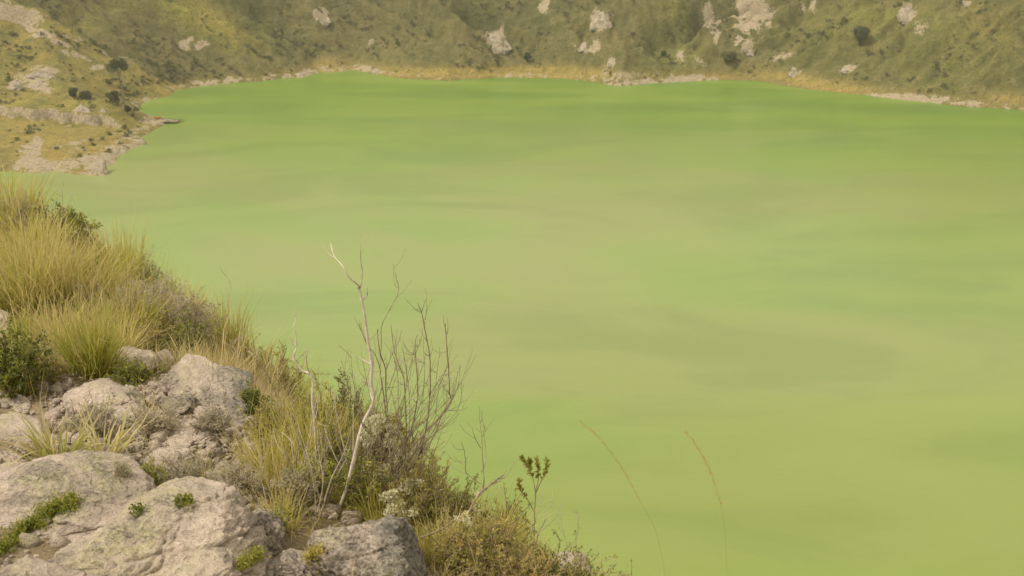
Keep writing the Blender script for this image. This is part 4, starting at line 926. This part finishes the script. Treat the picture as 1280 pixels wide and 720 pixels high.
# grass stalks with long loose seed heads
def seed_stalk(px, head_from, label, seed, dist):
    r_ = np.random.default_rng(seed); P = smooth_path(pxpath(px, dist, dist-.1), 6); b0 = P[0].copy(); b0[2] -= 0
    gz = gh(P[:1, :2])[0]; base = np.array([P[0, 0], P[0, 1], gz-.03]); P = np.concatenate([smooth_path([base, (base+P[0])/2+np.array([.01, .0, 0]), P[0]], 6)[:-1], P])
    e = empty('seed_stalk', base); tag(e, label, 'grass stalk', 'red brown seed stalks in front of the lake')
    g = Geo(); tube(g, P-base, np.linspace(.0003, .0002, len(P)), 4, 0.1); g.build('stem', m_ygrass, e)
    gl = Geo(); q = P[-int(head_from*6):]-base; m = 110; u = r_.uniform(0, 1, m)*(len(q)-1); i0 = np.minimum(u.astype(int), len(q)-2); fr = (u-i0)[:, None]
    tn = q[i0+1]-q[i0]; tn /= np.linalg.norm(tn, axis=1)[:, None]
    leaves(gl, q[i0]*(1-fr)+q[i0+1]*fr+r_.normal(0, .0032, (m, 3)), tn+r_.normal(0, .28, (m, 3)), .010*r_.uniform(.6, 1.3, m), .0018, r_.uniform(0, 1, m), r_)
    gl.build('seed_head', m_rust, e, smooth=False)
seed_stalk([(846,790),(832,720),(820,665),(803,632),(785,598),(768,571),(748,546),(726,527)], 4.0, 'red brown seed stalk leaning left, the left one of the pair over the water', 1, 2.75)
seed_stalk([(909,800),(909,730),(907,675),(903,640),(892,600),(881,575),(868,553),(857,539)], 4.0, 'red brown seed stalk, steeper, the right one of the pair over the water', 2, 2.6)

# ------------------------------------------------------------------ uncountable cover
r_ = np.random.default_rng(303)
def cover_pts(n, xr, yr, dens, seed):
    r2 = np.random.default_rng(seed); P = np.column_stack([r2.uniform(*xr, n), r2.uniform(*yr, n)])
    d, _ = edge_info(P); k = dens(P, d); return P[(r2.uniform(0, 1, n) < k)]
# short dry grass: thick along the edge and on the upper left bank, thin among the stones; runs on down the slope
def dens1(P, d):
    x, y = project(np.column_stack([P, gh(P)]))[:2]
    k = 0.9*sstep(-1.3, -0.5, d)*(d < 14)*sstep(14, 6, d)+0.85*sstep(4.9, 6.0, np.hypot(P[:, 0], P[:, 1]))
    soil = (((x-275)/75)**2+((y-535)/26)**2 < 1)
    lowleft = (x < 300+(y-480)*.45)*(y > 470)*(d < -.4)
    k = np.where(soil, 0.02, k); k = np.where(lowleft, 0.05, k)
    k *= 0.35+1.3*np.clip(fbm(xyz(P[:, 0]*1.7, P[:, 1]*1.7), 3, 7)+.45, 0, 1)
    return k*(~on_rock(P))
for nm, mt, xr, yr, n, H, W, lb in [('dry_grass', m_dry, (-4, 2.6), (2.4, 7), 230000, .26, .0034, 'short dry straw coloured grass covering the near edge of the slope'),
                                 ('dry_grass', m_dry, (-17, 1), (5.5, 19), 260000, .46, .0065, 'long dry golden grass covering the upper left bank')]:
    P = cover_pts(n, xr, yr, dens1, 5+n)
    m = len(P); g = Geo(); cl = fbm(xyz(P[:, 0]*2.3, P[:, 1]*2.3), 2, 17)
    hgt = H*np.clip(0.55+1.3*cl, .2, 1.3)*r_.uniform(.4, 1.15, m)
    blades(g, np.column_stack([P, gh(P)-.015]), hgt, W*r_.uniform(.6, 1.2, m), r_.uniform(0, 6.283, m), np.abs(r_.normal(.25, .25, m)), r_.uniform(.1, 1.3, m), np.clip(.55+.9*fbm(xyz(P[:, 0]*1.2, P[:, 1]*1.2), 2, 19)+r_.normal(0, .2, m), 0, 1), 3, r_)
    tag(g.build(nm, mt), lb, 'grass', kind='stuff'); print(nm, m)
# tiny leaved herbs
def dens2(P, d):
    x, y = project(np.column_stack([P, gh(P)]))[:2]
    k = np.clip(fbm(xyz(P[:, 0]*1.5+9, P[:, 1]*1.5), 3, 27)*2.6+.32, 0, 1)
    soil = (((x-275)/75)**2+((y-535)/26)**2 < 1)
    k = np.where(soil, 0.0, k)*sstep(13, 5, d); lowleft = (x < 300+(y-480)*.45)*(y > 470)*(d < -.4)
    return k*np.where(lowleft, .4, 1.0)*(~on_rock(P))
P = cover_pts(30000, (-9, 2.6), (2.4, 12), dens2, 99); m = len(P); k = 6
C_ = np.repeat(np.column_stack([P, gh(P)+r_.uniform(0, .09, m)]), k, 0)+r_.normal(0, .015, (m*k, 3)); sc_ = np.repeat(0.55+0.06*np.hypot(P[:, 0], P[:, 1]), k)
g = Geo(); leaves(g, C_, r_.normal(size=(m*k, 3))+np.array([0, 0, .7]), .016*sc_*r_.uniform(.6, 1.3, m*k), .006*sc_, np.clip(np.repeat(r_.uniform(0, .8, m), k)+r_.normal(0, .1, m*k), 0, 1), r_)
tag(g.build('herb_cover', m_oleaf, smooth=False), 'tiny leaved olive herbs creeping between the stones', 'herbs', kind='stuff')
# fallen twigs and litter
P = cover_pts(5200, (-7, 2.2), (2.4, 10), lambda P, d: .9*sstep(4, 1, d)*(~on_rock(P)), 98); m = len(P)
g = Geo(); blades(g, np.column_stack([P, gh(P)+.008]), r_.uniform(.03, .16, m), .0032, r_.uniform(0, 6.283, m), r_.uniform(1.1, 1.6, m), r_.uniform(-.2, .5, m), r_.uniform(0, 1, m), 3, r_)
tag(g.build('plant_litter', m_gleaf), 'grey dead twigs and leaf litter lying on the soil', 'litter', kind='stuff')

# ------------------------------------------------------------------ far shore
def ground_at(P): return ground_h(np.atleast_2d(np.asarray(P, float)))[0]
def far_hit_many(pxs):
    """first meeting of photograph pixels' rays with the far terrain sheet"""
    out = []
    yy_, xx_ = gy, gx; Zg = Z.reshape(GX.shape)
    for (px, py) in pxs:
        d = ray(px, py); t = np.arange(380, 1100, 0.8)/math.hypot(d[0], d[1]); P = CAM+t[:, None]*d
        ix = np.clip(np.searchsorted(xx_, P[:, 0])-1, 0, len(xx_)-2); iy = np.clip(np.searchsorted(yy_, P[:, 1])-1, 0, len(yy_)-2)
        tx = (P[:, 0]-xx_[ix])/(xx_[ix+1]-xx_[ix]); ty = (P[:, 1]-yy_[iy])/(yy_[iy+1]-yy_[iy])
        h = Zg[iy, ix]*(1-tx)*(1-ty)+Zg[iy, ix+1]*tx*(1-ty)+Zg[iy+1, ix]*(1-tx)*ty+Zg[iy+1, ix+1]*tx*ty
        u = (P[:, 2] < h)&(h > 0.3); out.append(P[np.argmax(u)] if u.any() else None)
    return out
m_bush, nt, b = newmat('far_bush'); info = N(nt, 'ShaderNodeObjectInfo'); p = geopos(nt)
nt.links.new(mixc(nt, 0.5, ramp(nt, noise(nt, .05, 3, .5, p), [(.3, (.075,.085,.028)), (.6, (.14,.135,.045)), (.75, (.18,.16,.06))]), ramp(nt, noise(nt, 1.7, 4, .6, p), [(.35, (.035,.045,.016)), (.65, (.14,.14,.04))])), b.inputs['Base Color']); b.inputs['Roughness'].default_value = .9
m_dbush, nt, b = newmat('dark_tree_leaves'); nt.links.new(ramp(nt, noise(nt, 1.2, 4, .6, geopos(nt)), [(.35, (.035,.05,.022)), (.65, (.085,.105,.04))]), b.inputs['Base Color'])
m_tleaf, nt, b = newmat('olive_tree_leaves'); nt.links.new(ramp(nt, noise(nt, 1.2, 4, .6, geopos(nt)), [(.35, (.055,.065,.022)), (.65, (.125,.12,.045))]), b.inputs['Base Color'])
def crown(g, c, r0, n, L, r_, flat=1.0, clumps=9):
    lob = r_.normal(size=(clumps, 3)); lob /= np.linalg.norm(lob, axis=1)[:, None]; lob *= r_.uniform(.2, .8, clumps)[:, None]*np.array([1, 1, flat])*r0; rs = r_.uniform(.28, .5, clumps)*r0
    k = r_.integers(0, clumps, n); d = r_.normal(size=(n, 3)); d /= np.linalg.norm(d, axis=1)[:, None]
    C_ = np.asarray(c)+lob[k]+d*(rs[k]*r_.uniform(.3, 1, n)**.5)[:, None]*np.array([1, 1, .8])
    leaves(g, C_, d+r_.normal(size=(n, 3))*.6, L*r_.uniform(.6, 1.3, n), L*.6, r_.uniform(0, 1, n), r_)
    return lob
def far_tree(px, py, top_py, crown_w, label, mat, seed, crown_h=None, base_drop=0, name='tree', cat='tree', group=None, low=False):
    p = far_hit_many([(px, py)])[0]; r_ = np.random.default_rng(seed); s = mpp(p); H = (py-top_py)*s/cp; Rr = crown_w*s/2; chh = (crown_h or crown_w)*s/2
    e = empty(name, p); tag(e, label, cat, group); g = Geo()
    top = H-chh if not low else H*.5
    path = smooth_path([[0, 0, -1], [Rr*.08, 0, top*.4], [-Rr*.05, 0, top*.8], [0, 0, top+chh*.3]], 4); tube(g, path, np.linspace(max(.28, H*.028), .1, len(path)), 7)
    gc = Geo(); lob = crown(gc, (0, 0, top if not low else H*.5), Rr, int(1300+Rr*200), .75, r_, chh/Rr, 12)
    for l in lob[:7]:
        q = np.array([0, 0, top*.75]); tube(g, smooth_path([q, q+(l+np.array([0, 0, top*.25]))*.5, np.array([0, 0, top])+l*.8], 3), np.linspace(.14, .05, 7)[:len(smooth_path([q, q, q], 3))], 4)
    if not low and H > 10:
        for z_ in np.linspace(.15, .7, 9):      # leafy shoots down the trunk
            crown(gc, (r_.normal(0, .4), 0, top*z_), r_.uniform(.7, 1.4), 70, .5, r_, .8, 4)
    g.build('trunk', m_twig, e); gc.build('crown', mat, e, smooth=False); return e
far_tree(155, 137, 77, 27, 'tall slim tree with a round olive crown beside the left shore', m_tleaf, 1, crown_h=19)
far_tree(1076, 58, 35, 26, 'lone dark round tree high on the right wall above the lake', m_dbush, 2, crown_h=18, low=False)
far_tree(659, 79, 64, 9, 'small dark narrow bush tree above the middle of the far shore', m_dbush, 3, crown_h=10, low=True, name='bush', cat='bush')
far_tree(92, 124, 108, 13, 'dark round bush standing on the left terrace', m_dbush, 4, crown_h=12, low=True, name='bush', cat='bush')
far_tree(108, 124, 111, 15, 'green bush right of the dark round bush on the left terrace', m_bush, 5, crown_h=10, low=True, name='bush', cat='bush')
far_tree(142, 131, 112, 18, 'broad green bush beside the trunk of the tall slim tree', m_bush, 6, crown_h=14, low=True, name='bush', cat='bush')
far_tree(830, 72, 60, 8, 'small dark bush on the far wall left of the pale erosion streaks', m_dbush, 7, low=True, name='bush', cat='bush')
far_tree(912, 78, 64, 24, 'wide dark green bush below the pale erosion streaks', m_bush, 8, crown_h=10, low=True, name='bush', cat='bush')
far_tree(160, 143, 130, 8, 'dark little bush on the bare bank under the tall slim tree', m_dbush, 9, low=True, name='bush', cat='bush')

m_frock, nt, b = newmat('far_pale_rock'); p = geopos(nt)
n1 = noise(nt, .35, 5, .65, p); n2 = noise(nt, 1.6, 5, .7, p)
c = mixc(nt, .5, ramp(nt, n1, [(.3, (.20,.16,.11)), (.5, (.32,.255,.185)), (.7, (.45,.37,.275))]), ramp(nt, n2, [(.35, (.24,.19,.13)), (.6, (.50,.42,.31))]))
c = mixc(nt, ramp(nt, noise(nt, .3, 5, .65, p), [(.46, 0.0), (.58, .8)]), c, (.15,.14,.065))
nt.links.new(c, b.inputs['Base Color']); b.inputs['Roughness'].default_value = .95; bump(nt, b, n2, .9, .8)
# pale rock outcrops standing out of the far walls
OUT = [(620,60,32,26,'triangular pale rock outcrop above the middle of the far shore'),(45,112,22,14,'left pale crag of the pair above the left terrace'),(48,98,34,12,'long pale crag highest above the left terrace'),
 (16,112,20,15,'pointed pale crag at the left edge above the terrace'),(46,48,34,10,'flat pale crag near the top left corner'),(400,26,22,18,'pale crag high on the wall in the left middle'),
 (752,32,26,26,'pale round topped crag high above the far shore'),(735,62,22,16,'orange tinted pale crag under the round topped crag'),(884,30,16,34,'narrow pale crag left of the great erosion streak'),
 (928,62,28,26,'pale crag at the foot of the great erosion streak'),(1062,90,24,10,'pale crag low on the right wall'),(995,94,16,13,'small pale crag close to the water on the right'),(1136,22,24,28,'dark and pale crag near the top right'),
 (766,80,10,10,'tiny pale stone just above the pink shore'),(1208,8,8,8,'whitest little stone at the top right'),(463,56,8,9,'small pale stone above the ochre shore grass'),(1083,64,12,8,'pale stone under the lone dark round tree'),
 (172,184,24,14,'pink pale rock at the water under the left point'),(200,153,40,3,'long flat pale spit of rock at the tip of the left point'),
 (122,216,22,20,'pinkish rock at the near corner of the left shore'),(178,139,18,10,'pale block on top of the left point'),(470,92,20,8,'grey rock at the water at the left end of the ochre band'),(150,192,14,10,'low pink rock at the water between the corner and the point'),(100,142,26,14,'pale gully in the cut bank of the terrace'),(126,146,18,12,'pale buttress at the right end of the cut bank')]
hs = far_hit_many([(o[0], o[1]) for o in OUT])
for i, ((px, py, wp_, hp_, lb), p) in enumerate(zip(OUT, hs)):
    if p is None: print('no hit', lb); continue
    s = mpp(p); w_, h_ = wp_*s, hp_*s; P, F = rock_shape(500+i, 4, planes=10, sharp=18, rough=.16)
    P = P+np.array([.0, 0, 1])*0.0; P = P*(1+.30*fbm(P*np.array([2.2, 2.2, .6])+i, 3, i, ridge=True))[:, None]; P[:, 0] *= 1-.5*P[:, 2]; P[:, 0] += .25*P[:, 2]*math.sin(i*2.1); P = P*np.array([w_*.5, w_*.20, h_*.52]); P[:, 1] += P[:, 2]*1.05       # leans back with the wall
    o = mk('rock_outcrop', P, F, m_frock)
    o.location = (p[0], p[1]+w_*.24, p[2]+h_*.10); tag(o, lb, 'outcrop', 'pale rock outcrops of the crater wall')

# dark scrub on the walls: the bushes one can tell apart, then the rest as one cover
r_ = np.random.default_rng(41)
bt = Geo(); crown(bt, (0, 0, .45), .8, 60, .42, r_, .7, 6); BTV, BTF = np.concatenate(bt.V), np.concatenate(bt.F)
n = 110000; pts = np.column_stack([r_.uniform(-400, 400, n), r_.uniform(425, 830, n)])
zz, DD = None, None
ix = np.clip(np.searchsorted(gx, pts[:, 0])-1, 0, len(gx)-2); iy = np.clip(np.searchsorted(gy, pts[:, 1])-1, 0, len(gy)-2)
Zg = Z.reshape(GX.shape); Dg = D.reshape(GX.shape); Bg = bare.reshape(GX.shape); Lg = lush.reshape(GX.shape)
zz = Zg[iy, ix]; DD = Dg[iy, ix]
dn_ = np.clip(fbm(xyz(pts[:, 0]/28, pts[:, 1]/28), 4, 203)*3.4+.25, 0, 1)*(1-np.clip(Bg[iy, ix]*1.3, 0, 1))*(1-.5*np.clip(Lg[iy, ix], 0, 1))*(DD > 5)*(zz < 130)*np.where((pts[:, 0] < -150)&(pts[:, 1] < 600), .25, 1)
keep = r_.uniform(0, 1, n) < dn_*.62; pts, zz = pts[keep], zz[keep]
sz = np.exp(r_.normal(.12, .45, len(pts))); sz = np.clip(sz, .4, 3.2)
M = rand_rot(len(pts), r_); a = r_.uniform(0, 6.283, len(pts)); M = np.zeros((len(pts), 3, 3)); M[:, 0, 0] = np.cos(a)*sz; M[:, 0, 1] = -np.sin(a)*sz; M[:, 1, 0] = np.sin(a)*sz; M[:, 1, 1] = np.cos(a)*sz; M[:, 2, 2] = sz*.8
Vb, Fb = merge(BTV, BTF, M, np.column_stack([pts, zz-.15])); print('scrub', len(pts))
tag(mk('scrub_cover', Vb, Fb, m_bush, smooth=False), 'dark olive scrub speckling the crater walls', 'scrub', kind='stuff')

# a small boat drawn up on the spit of the left point
p = far_hit_many([(197, 149)])[0]
m_boat, nt, b = newmat('orange_hull'); b.inputs['Base Color'].default_value = (.75,.22,.06,1); b.inputs['Roughness'].default_value = .4
m_boati, nt, b = newmat('boat_inside'); b.inputs['Base Color'].default_value = (.35,.14,.06,1)
u = np.linspace(-1, 1, 17); th = np.linspace(-math.pi/2, math.pi/2, 9); U, T = np.meshgrid(u, th, indexing='ij')
wv = .42*np.sqrt(np.maximum(1-U**2, 0.0)**1.2+.0004)
hv = .42*(1-.25*np.abs(U)**3); rise = .18*U**2
HV = np.stack([U*2.0, wv*np.sin(T), .42-hv*np.cos(T)*(1-.5*U**4)+rise*(1-np.cos(T))+.1], -1).reshape(-1, 3)
i_, k_ = np.meshgrid(np.arange(16), np.arange(8), indexing='ij'); q = (i_*9+k_).ravel(); HF = np.stack([q, q+1, q+10, q+9], -1)
e = empty('boat', (p[0], p[1], max(p[2], ground_at(p[:2])[0])-.02)); e.rotation_euler = (0, 0, .15); tag(e, 'small orange boat drawn up on the pale spit of the left point', 'boat')
mk('hull', HV, HF, m_boat, e)
dk = np.column_stack([u*1.9, .36*np.sqrt(np.maximum(1-u**2, 0)), .34+.12*u**2]); dk2 = dk*np.array([1, -1, 1]); DV = np.concatenate([dk, dk2]); k = np.arange(16); mk('deck', DV, np.stack([k, k+1, k+18, k+17], -1), m_boati, e)
e.scale = (1, 1, 1.7)
# tone settings gathered here
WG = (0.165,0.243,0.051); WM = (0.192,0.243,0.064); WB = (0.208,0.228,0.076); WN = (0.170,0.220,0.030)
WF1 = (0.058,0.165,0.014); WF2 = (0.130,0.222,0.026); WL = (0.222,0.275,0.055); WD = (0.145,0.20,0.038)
SUN_AZ_DEG = 250; SUN_E = 2.9; SUN_ANG = 0.6; SKY_STR = 0.1; CLOUD = (10.6, 9.8, 8.6); HAZE = 0.00012; EXPO = 0.27
# ------------------------------------------------------------------ light, air, camera
SUN_EL, SUN_AZ = R(52), R(SUN_AZ_DEG)      # azimuth measured clockwise from +Y (north)
w = bpy.data.worlds.new('World'); sc.world = w; w.use_nodes = True
nt = w.node_tree; bg = nt.nodes['Background']
sky = N(nt, 'ShaderNodeTexSky', sky_type='NISHITA'); sky.sun_disc = False
sky.sun_elevation = SUN_EL; sky.sun_rotation = SUN_AZ; sky.altitude = 3500; sky.dust_density = 2.5
g = N(nt, 'ShaderNodeTexCoord')
cl = noise(nt, 2.2, 6, 0.55, g.outputs['Generated'], 0.4)
cm = ramp(nt, cl, [(0.30, 0.35), (0.55, 1.0)])
c = mixc(nt, cm, sky.outputs[0], CLOUD)
nt.links.new(c, bg.inputs['Color']); bg.inputs['Strength'].default_value = SKY_STR
sd = bpy.data.lights.new('sun', 'SUN'); sd.energy = SUN_E; sd.angle = R(SUN_ANG); sd.color = (1.0, 0.935, 0.83)
so = bpy.data.objects.new('sun', sd); COL.objects.link(so)
from mathutils import Vector
dirv = Vector((math.sin(SUN_AZ)*math.cos(SUN_EL), math.cos(SUN_AZ)*math.cos(SUN_EL), math.sin(SUN_EL)))
so.rotation_euler = (-dirv).to_track_quat('-Z', 'Y').to_euler(); so.location = (0, 0, 300)

if HAZE > 0:
    hz = bpy.data.materials.new('haze_air'); hz.use_nodes = True; nt = hz.node_tree
    for n in list(nt.nodes): nt.nodes.remove(n)
    out = N(nt, 'ShaderNodeOutputMaterial'); pv = N(nt, 'ShaderNodeVolumePrincipled')
    pv.inputs['Density'].default_value = HAZE; pv.inputs['Color'].default_value = (0.97, 0.93, 0.84, 1); pv.inputs['Anisotropy'].default_value = 0.2
    nt.links.new(pv.outputs[0], out.inputs['Volume'])
    x0, x1, y0, y1, z0, z1 = V[:, 0].min()-5, V[:, 0].max()+5, V[:, 1].min()-5, V[:, 1].max()+5, min(V[:, 2].min(), -14)-1, max(V[:, 2].max(), 120)+6
    BV = np.array([(x, y, z) for z in (z0, z1) for y in (y0, y1) for x in (x0, x1)])
    BF = np.array([(0,2,3,1),(4,5,7,6),(0,1,5,4),(2,6,7,3),(0,4,6,2),(1,3,7,5)])
    h = mk('haze', BV, BF, hz, smooth=False); tag(h, 'thin pale haze in the air over the crater lake', 'haze', kind='stuff')
cd = bpy.data.cameras.new('camera'); co = bpy.data.objects.new('camera', cd); COL.objects.link(co)
co.location = CAM; co.rotation_euler = (R(90)-PITCH, 0, 0)
cd.sensor_width = 36; cd.lens = FPX/1280*36; cd.clip_end = 9000; cd.clip_start = 0.05
cd.dof.use_dof = True; cd.dof.focus_distance = 6.0; cd.dof.aperture_fstop = 6.3
sc.camera = co
sc.view_settings.view_transform = 'Standard'; sc.view_settings.look = 'None'; sc.view_settings.gamma = 1
sc.view_settings.exposure = EXPO
sc.cycles.max_bounces = 6; sc.cycles.volume_bounces = 1; sc.cycles.transparent_max_bounces = 8
sc.cycles.use_denoising = True
sc.cycles.caustics_reflective = False; sc.cycles.caustics_refractive = False
